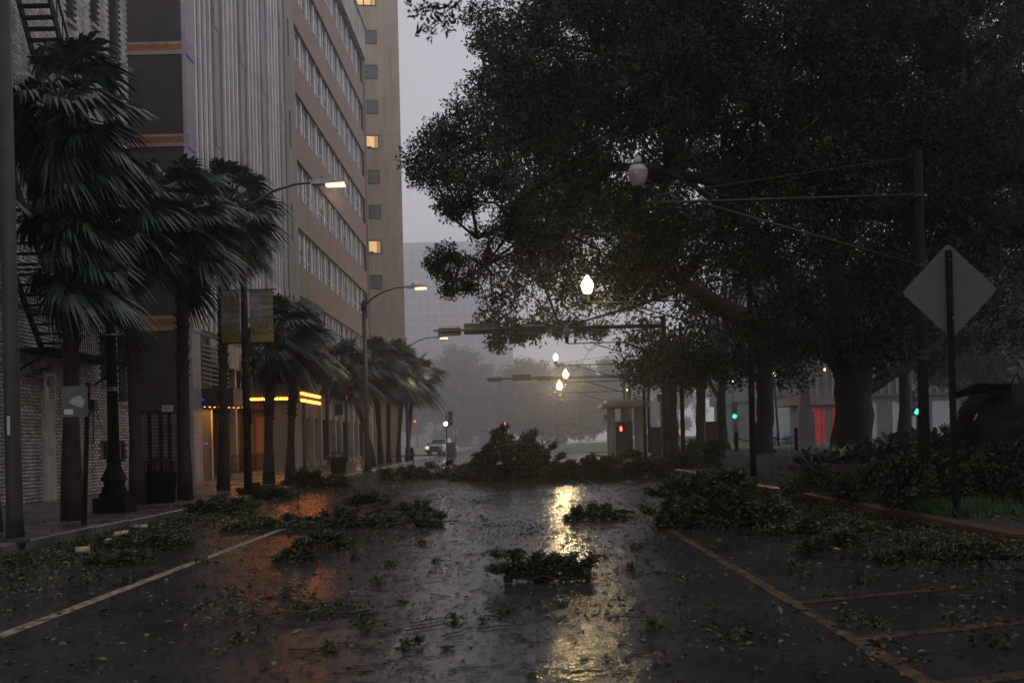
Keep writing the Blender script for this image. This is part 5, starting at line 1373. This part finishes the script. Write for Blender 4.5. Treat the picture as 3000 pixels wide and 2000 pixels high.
# ------------------------------------------------------------------ far trees in the mist
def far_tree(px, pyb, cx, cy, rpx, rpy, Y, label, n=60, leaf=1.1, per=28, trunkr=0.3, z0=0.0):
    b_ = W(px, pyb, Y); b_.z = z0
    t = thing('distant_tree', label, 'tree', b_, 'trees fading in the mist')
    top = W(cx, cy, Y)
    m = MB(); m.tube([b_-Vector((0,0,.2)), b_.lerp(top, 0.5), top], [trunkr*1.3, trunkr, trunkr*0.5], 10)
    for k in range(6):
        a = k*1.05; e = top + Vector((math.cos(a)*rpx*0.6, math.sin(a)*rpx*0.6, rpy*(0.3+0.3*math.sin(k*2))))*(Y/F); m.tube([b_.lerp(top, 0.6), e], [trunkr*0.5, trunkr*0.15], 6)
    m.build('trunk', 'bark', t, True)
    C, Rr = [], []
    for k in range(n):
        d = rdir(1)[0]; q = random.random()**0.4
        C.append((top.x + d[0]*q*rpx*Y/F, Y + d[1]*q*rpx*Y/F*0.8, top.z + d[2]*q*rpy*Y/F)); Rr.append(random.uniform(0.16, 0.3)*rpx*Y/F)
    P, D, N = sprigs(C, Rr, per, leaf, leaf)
    k = len(P); link('crown', leaf_mesh('crown', P-np.array(b_), D, N, leaf*RNG.uniform(.7,1.3,k), leaf*0.6*RNG.uniform(.8,1.2,k), 'hazed_leaf'), t)
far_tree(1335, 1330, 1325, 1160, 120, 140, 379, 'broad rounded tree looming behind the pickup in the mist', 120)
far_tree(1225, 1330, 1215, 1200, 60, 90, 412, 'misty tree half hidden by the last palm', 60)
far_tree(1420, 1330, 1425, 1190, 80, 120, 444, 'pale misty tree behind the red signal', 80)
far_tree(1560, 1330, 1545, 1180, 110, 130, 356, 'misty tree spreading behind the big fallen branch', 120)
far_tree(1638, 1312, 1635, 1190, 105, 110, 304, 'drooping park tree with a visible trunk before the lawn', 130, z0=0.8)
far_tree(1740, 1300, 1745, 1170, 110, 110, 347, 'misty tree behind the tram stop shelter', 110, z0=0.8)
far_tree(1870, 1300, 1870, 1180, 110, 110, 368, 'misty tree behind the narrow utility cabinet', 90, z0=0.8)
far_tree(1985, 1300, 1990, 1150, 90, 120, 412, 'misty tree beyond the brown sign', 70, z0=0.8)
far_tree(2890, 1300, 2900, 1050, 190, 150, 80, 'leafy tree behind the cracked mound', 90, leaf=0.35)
# clipped hedge on the lawn
m = MB(); a, b_ = W(1890, 1285, 130).x, W(1990, 1285, 130).x
t = thing('clipped_hedge', 'bright yellow green clipped hedge on the far lawn', 'hedge', ((a+b_)/2, 130, 1.2))
P = np.column_stack([RNG.uniform(a, b_, 2500), RNG.uniform(129.4, 130.8, 2500), RNG.uniform(1.2, W(1940, 1272, 130).z, 2500)])
mat('hedge_leaf', (0.12, 0.17, 0.02), rough=0.6, var=0.4, island=0.8)
link('foliage', leaf_mesh('foliage', P-np.array(t.location), rdir(2500), rdir(2500), np.full(2500, .25), np.full(2500, .14), 'hedge_leaf'), t)

# ------------------------------------------------------------------ fallen branches
def fallen(label, cx, cy, wpx, hpx, nst, clumps, leaf, per, name='fallen_branch', stem=None, depth=0.5, z=0.0, matn='fallen_leaf', group='fallen oak branches', cr=0.22, shape=None, split=True):
    """cx,cy = middle of the foot in the photo; wpx,hpx = its size there"""
    b_ = G(cx, cy, z); s = b_.y/F; wd, ht = wpx*s, hpx*s*(1.0 if hpx > 140 else 0.9 if hpx > 100 else 0.75)
    leaf *= 0.82; cr *= 0.8
    t = thing(name, label, 'branch', b_, group)
    st = MB(); C, Rr = [], []; mids = []
    a0 = b_ + Vector((wd*0.42, -0.05, 0.06)) if stem is None else G(*stem, z)+Vector((0,0,0.05))
    for k in range(nst):
        q = (k+0.5)/nst
        ex = b_.x + wd*(-0.5+0.95*q) + random.uniform(-.05,.05)*wd; ey = b_.y + random.uniform(-0.2, 1)*wd*depth*0.6
        hz_ = (shape(q) if shape else math.sin(math.pi*min(1, max(0.08, q)))**0.7)*ht*random.uniform(0.55, 0.98)
        e = Vector((ex, ey, z+hz_)); mid = a0.lerp(e, 0.5) + Vector((0, 0, ht*random.uniform(0.02, 0.2)))
        rb = 0.010+0.012*ht; mids += [mid, e]
        st.tube([a0, a0.lerp(mid, .5)+Vector((0,0,ht*.05)), mid, e], [rb*1.3, rb, rb*.6, rb*.25], 5)
        for j in range(3):
            f = random.uniform(.4, 1); p = mid.lerp(e, f); e2 = p + Vector((random.uniform(-.5,.5), random.uniform(-.5,.5), random.uniform(-.2,.4)))*ht*0.6
            e2.z = max(e2.z, z+0.02); st.tube([p, e2], [rb*.4, rb*.12], 4)
    for k in range(3 if hpx > 50 else 1):   # long bare wood
        ax = random.uniform(-.5,.2)*wd; e1 = b_+Vector((ax, random.uniform(-.15,.2)*wd*depth, ht*random.uniform(.03,.25))); e2 = b_+Vector((ax+random.uniform(.35,.6)*wd, random.uniform(-.25,.2)*wd*depth, ht*random.uniform(.1,.8)))
        r_ = .008+.018*min(1.5, ht); mm = MB(); mm.tube([e1, e1.lerp(e2,.35)+Vector((0,0,ht*.08)), e1.lerp(e2,.7)+Vector((0,.03,-ht*.04)), e2], [r_*1.2, r_, r_*.8, r_*.5], 6); mm.build('bare_limb', 'twig', t)
    for k in range(int(clumps*1.7)):
        q = random.random(); f = random.random()**1.3
        lump = 0.55 + 0.45*math.sin(q*17+cx)*math.sin(q*29+cy)
        hh = (shape(q) if shape else math.sin(math.pi*min(1, max(0.04, q)))**0.7)*ht*(0.45+0.6*lump)
        C.append((b_.x+wd*(q-0.5), b_.y+random.uniform(-0.25, 1.0)*wd*depth*0.6*(0.6+0.5*math.sin(q*11+cx)), z+max(0.03, hh*f))); Rr.append(cr*random.uniform(.2, .7))
    for k in range(nst*2):   # stray shoots standing out of the heap
        q = random.random(); hh = (shape(q) if shape else math.sin(math.pi*min(1, max(0.04, q)))**0.7)*ht
        p = Vector((b_.x+wd*(q-0.5), b_.y+random.uniform(0, .6)*wd*depth*.6, z+hh*.5)); p = min(mids, key=lambda v_: (v_-p).length); e = p+Vector((random.uniform(-.5,.5)*ht, random.uniform(-.3,.3)*ht, hh*random.uniform(.2,.5)))
        st.tube([p, p.lerp(e,.5)+Vector((random.uniform(-.08,.08)*ht,0,0)), e], [.006+.004*ht, .004+.003*ht, .002], 4)
        for s in (.6, .85, 1.0): C.append(tuple(p.lerp(e, s))); Rr.append(cr*.28)
    sb = st.build('stem', 'twig', t)
    if split:
        MB().tube([a0 + Vector((0.14,-0.05,-0.03))*min(1.5, ht+.4), a0], [0.012+0.012*ht, 0.016+0.016*ht], 7).build('split_end', 'split_wood', sb)
    per = max(4, int(per*.5))
    P, D, N = sprigs(C, Rr, per, leaf, leaf*1.3)
    P[:, 2] = np.maximum(P[:, 2], z+0.012); D[:, 2] = np.abs(D[:, 2])*0.6 - 0.1
    n = len(P); link('foliage', leaf_mesh('foliage', P-np.array(b_), D, N, leaf*RNG.uniform(.7,1.3,n), leaf*.45*RNG.uniform(.8,1.2,n), matn), t)
    return t
def bell(q): return math.exp(-((q-0.5)/0.3)**2)
fallen('big bushy oak limb piled up in the middle of the street', 1490, 1404, 330, 152, 16, 230, 0.16, 26, cr=0.34, shape=lambda q: 0.12+0.88*math.sin(math.pi*min(1, max(0, q)))**1.5)
fallen('low leafy trail on the pavement side of the big limb', 1270, 1402, 300, 62, 9, 60, 0.15, 20, cr=0.3, stem=(1310, 1398))
fallen('long leafy trail on the park side of the big limb', 1720, 1404, 260, 82, 9, 80, 0.15, 22, cr=0.34)
fallen('leafy heap spilling over the verge kerb below the shelter', 1870, 1396, 220, 84, 9, 75, 0.15, 22, cr=0.36, z=0.0)
fallen('leafy heap at the foot of the two utility cabinets', 2010, 1372, 190, 70, 7, 55, 0.15, 20, cr=0.34, z=0.3)
fallen('twiggy oak branch lying across the lane near the white line', 1120, 1545, 330, 100, 15, 46, 0.08, 18, cr=0.13, stem=(1285, 1512), shape=lambda q: 0.25+0.75*math.sin(math.pi*min(1, max(0, q)))**0.7, depth=0.9)
fallen('flattened leafy branch between the twiggy branch and the kerb', 830, 1548, 330, 30, 9, 60, 0.085, 18, cr=0.16, depth=1.2)
fallen('small sprig with a pale torn stem, alone in mid road', 1600, 1706, 255, 108, 12, 46, 0.058, 17, cr=0.075, stem=(1722, 1702), depth=0.5, shape=lambda q: 0.45+0.45*math.sin(q*7.5)**2)
fallen('low sprig with an arching bare twig beside the yellow line', 1745, 1522, 180, 52, 7, 26, 0.08, 16, cr=0.11, stem=(1860, 1508))
fallen('dense leafy branch across the hatched lane with a broken end', 2110, 1545, 350, 150, 15, 140, 0.1, 24, cr=0.2, stem=(2292, 1508), depth=0.7, shape=lambda q: 0.25+0.75*math.sin(math.pi*min(1, max(0, q*1.05)))**0.9)
fallen('flat sprig behind the lone mid road sprig, near the twiggy branch', 945, 1604, 180, 42, 6, 26, 0.07, 16, cr=0.1, split=False)
fallen('flat green sprig just inside the white line', 862, 1643, 105, 34, 5, 18, 0.06, 16, cr=0.09, split=False)
p = G(900, 1800, 0); t = thing('twig_tangle', 'tangle of wet dark twigs and leaves in the orange reflection', 'branch', p, 'fallen oak branches')
m = MB()
for k in range(34):
    q = p+Vector((random.gauss(0,.32), random.gauss(.05,.3), random.uniform(.01,.05))); a = random.gauss(0,.5); L = random.uniform(.12,.5); d = Vector((math.cos(a), math.sin(a), random.gauss(0,.06)))*L
    e = q+d; e.z = max(.012, e.z); m.tube([q, q.lerp(e,.5)+Vector((0, random.gauss(0,.03), random.uniform(0,.03))), e], [.008,.007,.003], 5)
m.build('stem', 'twig', t)
q = p+Vector((.5,-.12,.03)); MB().tube([p+Vector((.25,-.02,.03)), q+Vector((-.08,.0,-.005)), q+Vector((.1,.03,.02))], [.013,.017,.014], 7).build('broken_bough', 'twig', t)
C = [(p.x+RNG.normal(0,.3), p.y+RNG.normal(.1,.3), .03) for k in range(22)]
P, D, N = sprigs(C, [.06]*22, 4, .05, .06); P[:,2] = np.maximum(P[:,2], .01); n = len(P)
link('foliage', leaf_mesh('foliage', P-np.array(p), D, N, .05*RNG.uniform(.7,1.3,n), .022*RNG.uniform(.8,1.2,n), 'fallen_leaf'), t)
fallen('leafy branch heap on the pavement below the short palms', 890, 1432, 150, 72, 8, 55, 0.12, 20, cr=0.22)
fallen('shrubby broken branch beside the far trash bin', 975, 1428, 90, 50, 6, 26, 0.12, 20, cr=0.2)
fallen('leafy debris around the foot of the banner pole', 640, 1500, 190, 46, 7, 45, 0.095, 20, cr=0.2, z=0.02)
fallen('low leafy heap behind the banner pole', 775, 1462, 190, 46, 6, 45, 0.1, 18, cr=0.2)
fallen('leaf heap along the kerb beside the discarded cups', 420, 1600, 260, 34, 6, 55, 0.065, 16, cr=0.13, split=False)
fallen('leafy sprig in the gutter near the thick steel pole', 330, 1650, 180, 30, 5, 30, 0.06, 15, cr=0.12, split=False)
fallen('leafy branch hanging over the verge kerb by the grass tuft', 2420, 1560, 330, 34, 8, 80, 0.085, 18, cr=0.17)
fallen('pale leafy branch in the gutter below the diamond sign', 2780, 1640, 420, 46, 9, 120, 0.075, 18, cr=0.16)
fallen('upright weed-like sprig in the hatched lane', 2470, 1600, 75, 50, 5, 14, 0.07, 16, cr=0.08, split=False)
fallen('thin arched twig with sparse leaves in the hatched lane', 2390, 1618, 120, 40, 5, 10, 0.06, 10, cr=0.08)
fallen('dark fallen bough with pale leaves under the diamond sign post', 2850, 1450, 330, 110, 10, 90, 0.09, 20, cr=0.2, z=0.45)
fallen('tangled undergrowth branch before the cracked mound', 2900, 1400, 460, 150, 12, 150, 0.1, 20, cr=0.26, z=0.6)
fallen('dim leafy branch on the verge before the broad-leaved bed', 2480, 1440, 380, 90, 10, 110, 0.09, 20, cr=0.22, z=0.25)

# small loose sprigs and twigs dotted about the road
SPR = []
for v in range(4):
    C = [(RNG.uniform(-.1,.1), RNG.uniform(-.08,.08), RNG.uniform(.01,.07)) for k in range(6)]
    P, D, N = sprigs(C, [0.035]*6, 3, 0.05, 0.045); P[:, 2] = np.maximum(P[:, 2], 0.008); n = len(P)
    SPR.append(leaf_mesh('leaf_sprig', P, D, N, 0.06*RNG.uniform(.7,1.3,n), 0.027*RNG.uniform(.8,1.2,n), 'fallen_leaf'))
TW = []
for v in range(5):
    m = MB(); L = random.uniform(.25, .6); pts = [Vector((L*(k/5-.5), random.gauss(0,.012)+.015*math.sin(k*.8+v), .012+.012*abs(math.sin(k+v)))) for k in range(6)]
    m.tube(pts, [.009,.008,.008,.007,.006,.003], 5); m.tube([pts[2], pts[2]+Vector((.1,.07,.02))], [.005,.002], 4)
    TW.append(m.mesh('loose_twig', 'twig'))
k = 0
while k < 70:
    px, py = random.uniform(300, 2950), 1430 + 480*random.random()**1.5
    p = G(px, py, 0.0)
    if not (XL+0.1 < p.x < XRK-0.1) or p.y > 26: continue
    o = link('leaf_sprig', random.choice(SPR), None, p); o.rotation_euler = (0, 0, random.uniform(0, 6.3)); s = random.uniform(.35, .85); o.scale = (s, s, s)
    tag(o, 'small green leaf sprig lying loose on the wet road', 'sprig', 'loose leaf sprigs on the road'); k += 1
k = 0
while k < 110:
    px, py = random.uniform(500, 2700), 1430 + 550*random.random()**1.5
    if k < 60: px = random.uniform(700, 1500)
    p = G(px, py, 0.0)
    if not (XL+0.1 < p.x < XRK-0.1) or p.y > 28: continue
    o = link('loose_twig', random.choice(TW), None, p); o.rotation_euler = (0, 0, random.gauss(0, .8)); s = random.uniform(.3, .95); o.scale = (s, s, s)
    tag(o, 'bare dark twig lying on the wet road', 'twig', 'loose twigs on the road'); k += 1
# uncountable leaf and twig litter
def litter(name, n, gen, Lf, mt, label, kind='stuff'):
    pts = []
    while len(pts) < n:
        q = gen()
        if q is not None: pts.append(q)
    P = np.array(pts); N = np.zeros_like(P); N[:, 2] = 1; N += RNG.normal(size=N.shape)*0.28
    D = rdir(n); D[:, 2] *= 0.12
    L = Lf*(.35 + 1.3*RNG.random(n)**2)
    o = link(name, leaf_mesh(name, P, D, N, L, L*.45, mt)); tag(o, label, 'leaves', None, kind); return o
from mathutils import noise as mnz
def g_road():
    y = 3.5 + 42*random.random()**1.6; x = random.uniform(XL+.1, XRK-.05)
    e = min(x-XL, XRK-x)
    nn = mnz.noise(Vector((x*.55, y*.3, 0)))+.5*mnz.noise(Vector((x*1.7, y*.9, 4)))
    dens = (0.9*math.exp(-e/.9) + 1.1*max(0, nn-.12)**1.3)*1.3 + .11
    if y < 9: dens *= .12+.88*((y-3.5)/5.5)**1.5
    return (x, y, .006+.008*random.random()) if random.random() < dens else None
litter('leaf_litter', 34000, g_road, 0.06, 'litter_leaf', 'wet leaf litter strewn over the whole road')
def g_left():
    y = 12 + 45*random.random()**1.4; x = XL - .05 - abs(random.gauss(0, 1.3)); return (x, y, .168) if x > XF+.3 else None
litter('pavement_leaf_litter', 3500, g_left, 0.06, 'litter_leaf', 'wet leaves blown over the pavement by the palms')
def g_gut():
    y = 9 + 45*random.random()**1.3; x = XL + .05 + abs(random.gauss(0, .9)); return (x, y, .01+.05*random.random())
litter('gutter_leaf_litter', 11000, g_gut, 0.065, 'fallen_leaf', 'green leaves drifted along the pavement gutter')
def g_gr():
    y = 8 + 30*random.random()**1.3; x = XRK - abs(random.gauss(0, 1.0)); return (x, y, .01+.07*random.random())
litter('kerb_leaf_litter', 9000, g_gr, 0.07, 'fallen_leaf', 'green leaves drifted along the rusty verge kerb')
def g_verge():
    y = 9 + 55*random.random()**1.3; x = XRK + .2 + 14*random.random()**1.2; return (x, y, vz(x)+.04+.05*random.random())
litter('verge_leaf_litter', 16000, g_verge, 0.085, 'litter_leaf', 'leaves and broken bits covering the dark verge')
# fine twig crumbs
n = 9000; m = MB()
for k in range(n):
    y = 4 + 36*random.random()**1.5; x = random.uniform(XL+.2, XRK-.2)
    a = random.gauss(0, .6); L = random.uniform(.03, .16); d = Vector((math.cos(a), math.sin(a), 0))*L; p = Vector((x, y, .007)); w = Vector((-d.y, d.x, 0)).normalized()*.005
    m.v += [tuple(p-w), tuple(p+w), tuple(p+d+w*.5), tuple(p+d*.5+Vector((0,0,.008)))]; i = len(m.v)-4
    m.f += [(i, i+1, i+2), (i, i+2, i+3)]; m.m += [0, 0]
tag(m.build('twig_litter', 'twig'), 'fine broken twig crumbs scattered over the wet road', 'twigs', None, 'stuff')

# ------------------------------------------------------------------ discarded cups and packets
def cup(px, py, L, r, mt, label, band=None, rz=0.0):
    p = G(px, py, 0.0); t = thing('discarded_cup', label, 'cup', p)
    d = Vector((math.cos(rz), math.sin(rz), 0)); c0 = p + Vector((0,0,r)) - d*L/2
    MB().tube([c0, c0+d*L], [r*.78, r], 14).build('body', mt, t, True)
    MB().tube([c0+d*L*0.97, c0+d*L*1.01], [r*1.08, r*1.08], 14).build('rim', mt, t)
    if band: MB().tube([c0+d*L*.42, c0+d*L*.5], [r*.88+.002, r*.9+.002], 14, cap=False).build('printed_band', band, t)
cup(355, 1572, .24, .055, 'paper_white', 'white paper cup with a thin red stripe lying in the gutter leaves', 'sign_red', .35)
cup(242, 1622, .2, .06, 'paper_yellow', 'crushed pale yellow cup by a blue scrap in the gutter', None, .3)
cup(412, 1547, .26, .04, 'paper_white', 'long white plastic bottle lying by the kerb', None, .15)
p = G(250, 1632, .006); t = thing('blue_scrap', 'small bright blue plastic scrap lying by the yellow cup', 'litter', p)
MB().prism([(p.x-.08, p.y-.03), (p.x+.07, p.y-.02), (p.x+.1, p.y+.03), (p.x-.05, p.y+.03)], 'z', .006, .02).build('scrap', 'paper_blue', t)
p = G(318, 1588, .006); t = thing('paper_scrap', 'crumpled pale paper scrap between two discarded cups', 'litter', p)
m = MB(); m.lathe([(.03, 0), (.07, .02), (.06, .05), (.02, .07)], p, 7); m.build('scrap', 'paper_white', t)
p = G(365, 1556, .006); t = thing('paper_scrap', 'flat torn white paper scrap beside the white paper cup', 'litter', p)
MB().prism([(p.x-.05, p.y-.03), (p.x+.06, p.y), (p.x+.03, p.y+.1), (p.x-.03, p.y+.08)], 'z', .02, .03).build('scrap', 'paper_white', t)
p = G(765, 1440, .15); t = thing('rubble_block', 'dark squared block lying by the banner pole foot', 'block', p)
MB().box(p.x-.22, p.x+.22, p.y, p.y+.3, .14, .36).build('block', 'frame_dark', t)

# ------------------------------------------------------------------ verge planting
def blade_leaf(m, base, d, L, w, droop):
    s = d.cross(Vector((0,0,1)));
    if s.length < .05: s = Vector((1,0,0))
    s.normalize(); i = len(m.v)
    for t_, ww in ((0, .15), (.3, .9), (.6, 1), (.85, .55), (1, .03)):
        p = base + d*L*t_ + Vector((0,0,-droop*t_*t_*L)); m.v += [tuple(p-s*w*ww/2+Vector((0,0,w*.15*ww))), tuple(p), tuple(p+s*w*ww/2+Vector((0,0,w*.15*ww)))]
    for k in range(4):
        a = i+3*k; m.f += [(a, a+1, a+4, a+3), (a+1, a+2, a+5, a+4)]; m.m += [0, 0]
P0 = [W(x, y, 27) for x, y in ((2360,1330),(2420,1330),(2480,1330),(2540,1330),(2600,1335),(2660,1335),(2720,1340),(2780,1345),(2390,1330),(2450,1330),(2510,1330),(2570,1330),(2630,1335),(2690,1340),(2750,1340))]
for j, p in enumerate(P0):
    q = Vector((p.x, 26.4+(j % 3)*.9, 0)); q.z = vz(q.x)+.3
    t = thing('broad_leaved_plant', 'clump of long broad leaves blown sideways in the brick edged bed', 'plant', q, 'broad-leaved plants in the bed')
    for k in range(30):
        a = random.uniform(0, 6.28); e = random.uniform(.35, 1.35)
        d = (Vector((math.cos(a)*math.cos(e)-.35, math.sin(a)*math.cos(e), math.sin(e)))).normalized()
        m = MB(); blade_leaf(m, q+Vector((random.uniform(-.2,.2), random.uniform(-.2,.2), random.uniform(0, .35))), d, random.uniform(.5, .85), random.uniform(.12, .2), random.uniform(.2, .6))
        m.build('leaf', 'big_leaf', t)
a, b_ = W(2322, 1370, 26).x, W(2830, 1370, 26).x
t = thing('brick_planter', 'low dark brick edging wall of the broad-leaved bed', 'planter', ((a+b_)/2, 26, vz(9)))
m = MB(); m.box(a, b_, 25.75, 25.95, vz(a)-.3, vz(9)+.38); m.build('wall', 'brick_planter', t)
for k in range(int((b_-a)/.3)):
    MB().box(a+k*.3+.005, a+k*.3+.29, 25.72, 25.98, vz(9)+.383, vz(9)+.45).build('brick', 'brick_planter', t)
# grass tufts on the verge
def tuft(px, py, n, spread, hgt, label):
    p = G(px, py, .2); t = thing('grass_tuft', label, 'grass', p, 'grass tufts at the verge edge')
    V, Fq = [], []
    P = np.column_stack([p.x+RNG.normal(0, spread, n), p.y+RNG.normal(0, spread*.8, n), np.full(n, .15)])
    P[:, 2] = [vz(x)-.02 for x in P[:, 0]]; keep = P[:, 0] > XRK+.15; P = P[keep]; k = len(P)
    D = np.column_stack([RNG.normal(-.25, .35, k), RNG.normal(0, .35, k), np.ones(k)])
    link('blades', leaf_mesh('blades', P-np.array(p), D, rdir(k), hgt*RNG.uniform(.5, 1.2, k), np.full(k, .012), 'grass', fold=.1), t)
tuft(2690, 1500, 6500, .6, .34, 'bright green grass tuft at the kerb below the dark undergrowth')
tuft(2590, 1462, 2200, .45, .28, 'smaller grass tuft next to the brightest one, towards the shelter')
tuft(2900, 1505, 900, .22, .26, 'small grass tuft right under the diamond sign post')
# cracked dark mound (torn-up root plate)
Y = 21.0; c = W(2972, 1250, Y); zc = vz(c.x)
t = thing('torn_root_mound', 'large dark rounded mound with a cracked lifted crust behind the diamond sign', 'root mound', (c.x, Y, zc))
from mathutils import noise as mnoise
m = MB(); n = 64; rows = 28; surf = []
for k in range(rows):
    f = k/(rows-1); th = f*math.pi/2
    for j in range(n):
        a = 2*math.pi*j/n; r = 1.36*math.cos(th)**.62+.01; z = 2.1*math.sin(th)**.9 - .15
        v = Vector((r*math.cos(a), r*.8*math.sin(a), z)); nz = mnoise.fractal(v*1.7+Vector((3,1,7)), 1.0, 2.0, 5)*.12 + mnoise.noise(v*7)*.035
        m.v.append((c.x+v.x*(1+nz), Y+v.y*(1+nz), zc+v.z*(1+nz*.5)))
        if 3.4 < a < 6.0 and k > 2: surf.append(Vector(m.v[-1]))
for k in range(rows-1):
    for j in range(n):
        a = k*n+j; b2_ = k*n+(j+1) % n; m.f.append((a, b2_, b2_+n, a+n)); m.m.append(0)
m.f.append(tuple(range((rows-1)*n, rows*n))); m.m.append(0)
m.build('mound', 'dark_earth', t, True)
m = MB(); k0 = 14
for row_ in range(4):
    for j in range(k0):
        f = j/(k0-1); px = 2792+170*f; py = 1150-36*math.sin(min(1, f*1.25+.1)*math.pi*.62)+row_*(6+4*math.sin(f*3.1))
        q = W(px, py, Y-1.0+.16*row_); m.v.append((q.x, q.y+random.uniform(-.03,.03), q.z+random.uniform(-.015,.015)))
for row_ in range(3):
    for j in range(k0-1):
        a = row_*k0+j; m.f.append((a, a+1, a+k0+1, a+k0)); m.m.append(0)
cr_ = m.build('lifted_crust', 'bark', t, False); md = cr_.modifiers.new('thick', 'SOLIDIFY'); md.thickness = .06
MB().tube([W(2853, 1232, Y-1.25), W(2860, 1218, Y-1.23), W(2864, 1210, Y-1.2)], [.01,.025,.01], 5).build('split_wood', 'split_wood', t)
for k in range(46):
    q = random.choice(surf); o_ = (q-Vector((c.x, Y, zc+.6))).normalized(); d_ = (o_+Vector((random.uniform(-.7,.7), random.uniform(-.3,.3), random.uniform(-.9,.3)))).normalized(); L = random.uniform(.12, .5)
    MB().tube([q-o_*.08, q+d_*L*.5, q+d_*L+Vector((random.uniform(-.1,.1), 0, -.08))], [random.uniform(.015,.045), .014, .004], 5).build('root', 'bark', t)
# dark shrubs on the verge
def shrub(px, py, Y, w, h, label, n=40, leaf=.1):
    b_ = W(px, py, Y); b_.z = vz(b_.x); t = thing('verge_shrub', label, 'shrub', b_, 'dark shrubs on the verge')
    st = MB()
    C, Rr = [], []
    for k in range(n):
        d = rdir(1)[0]; q = random.random()**.5; C.append((b_.x+d[0]*q*w, Y+d[1]*q*w*.7, b_.z+abs(d[2])*q*h+.1)); Rr.append(random.uniform(.16, .3))
        if k % 3 == 0: st.tube([b_, Vector(C[-1])], [.015, .005], 4)
    st.build('stem', 'twig', t)
    P, D, N = sprigs(C, Rr, 22, leaf, leaf*1.3); k = len(P)
    link('foliage', leaf_mesh('foliage', P-np.array(b_), D, N, leaf*RNG.uniform(.7,1.3,k), leaf*.45*RNG.uniform(.8,1.2,k), 'oak_leaf'), t)
shrub(2960, 1400, 18.2, 1.0, 1.0, 'dark shrub crowding the foot of the cracked mound', 60)
shrub(2835, 1400, 18.4, .9, .85, 'dark shrub between the sign post and the cracked mound', 50)
shrub(2700, 1400, 19.0, 1.0, .9, 'dark shrub in front of the broad-leaved bed, near the sign post', 45)
shrub(2580, 1400, 21.5, .9, .7, 'dark shrub in front of the middle of the broad-leaved bed', 40)
shrub(2060, 1330, 50, 1.2, .9, 'dark shrub below the wide utility cabinet', 40, .16)

# ------------------------------------------------------------------ rain drops caught in the nearest street lamp
mat('rain_drop', (0.9, 0.9, 0.9), rough=0.1, var=0.02)
L0 = W(945, 536, 30.6); n = 900
th = RNG.uniform(0, 2*np.pi, n); hgt = RNG.random(n)**1.3*2.6; rr = np.sqrt(RNG.random(n))*(.45+hgt*.5)
P = np.column_stack([L0.x+rr*np.cos(th), L0.y+rr*np.sin(th), L0.z-.15-hgt])
D = np.tile(np.array([[.25, 0, -1.0]]), (n, 1)) + RNG.normal(size=(n, 3))*.05
tag(link('rain', leaf_mesh('rain', P, D, rdir(n), RNG.uniform(.02, .05, n), np.full(n, .006), 'rain_drop', fold=.3)), 'rain drops falling through the light of the banner pole lamp', 'rain', None, 'stuff')
# ------------------------------------------------------------------ mist and rain-laden air
m = MB(); m.box(-330, 330, -45, 1000, -1.7, 128)
hz = m.build('haze', 'asphalt'); hz.data.materials.clear()
hm = bpy.data.materials.new('haze_air'); hm.use_nodes = True
nt = hm.node_tree; nt.nodes.clear()
pv = nt.nodes.new('ShaderNodeVolumePrincipled'); pv.inputs['Density'].default_value = 0.0017
pv.inputs['Color'].default_value = (0.99, 0.985, 0.99, 1); pv.inputs['Anisotropy'].default_value = 0.85
mo = nt.nodes.new('ShaderNodeOutputMaterial'); nt.links.new(pv.outputs[0], mo.inputs['Volume'])
hz.data.materials.append(hm)
hz['kind'] = 'stuff'; hz['label'] = 'grey rainy mist filling the street'; hz['category'] = 'mist'
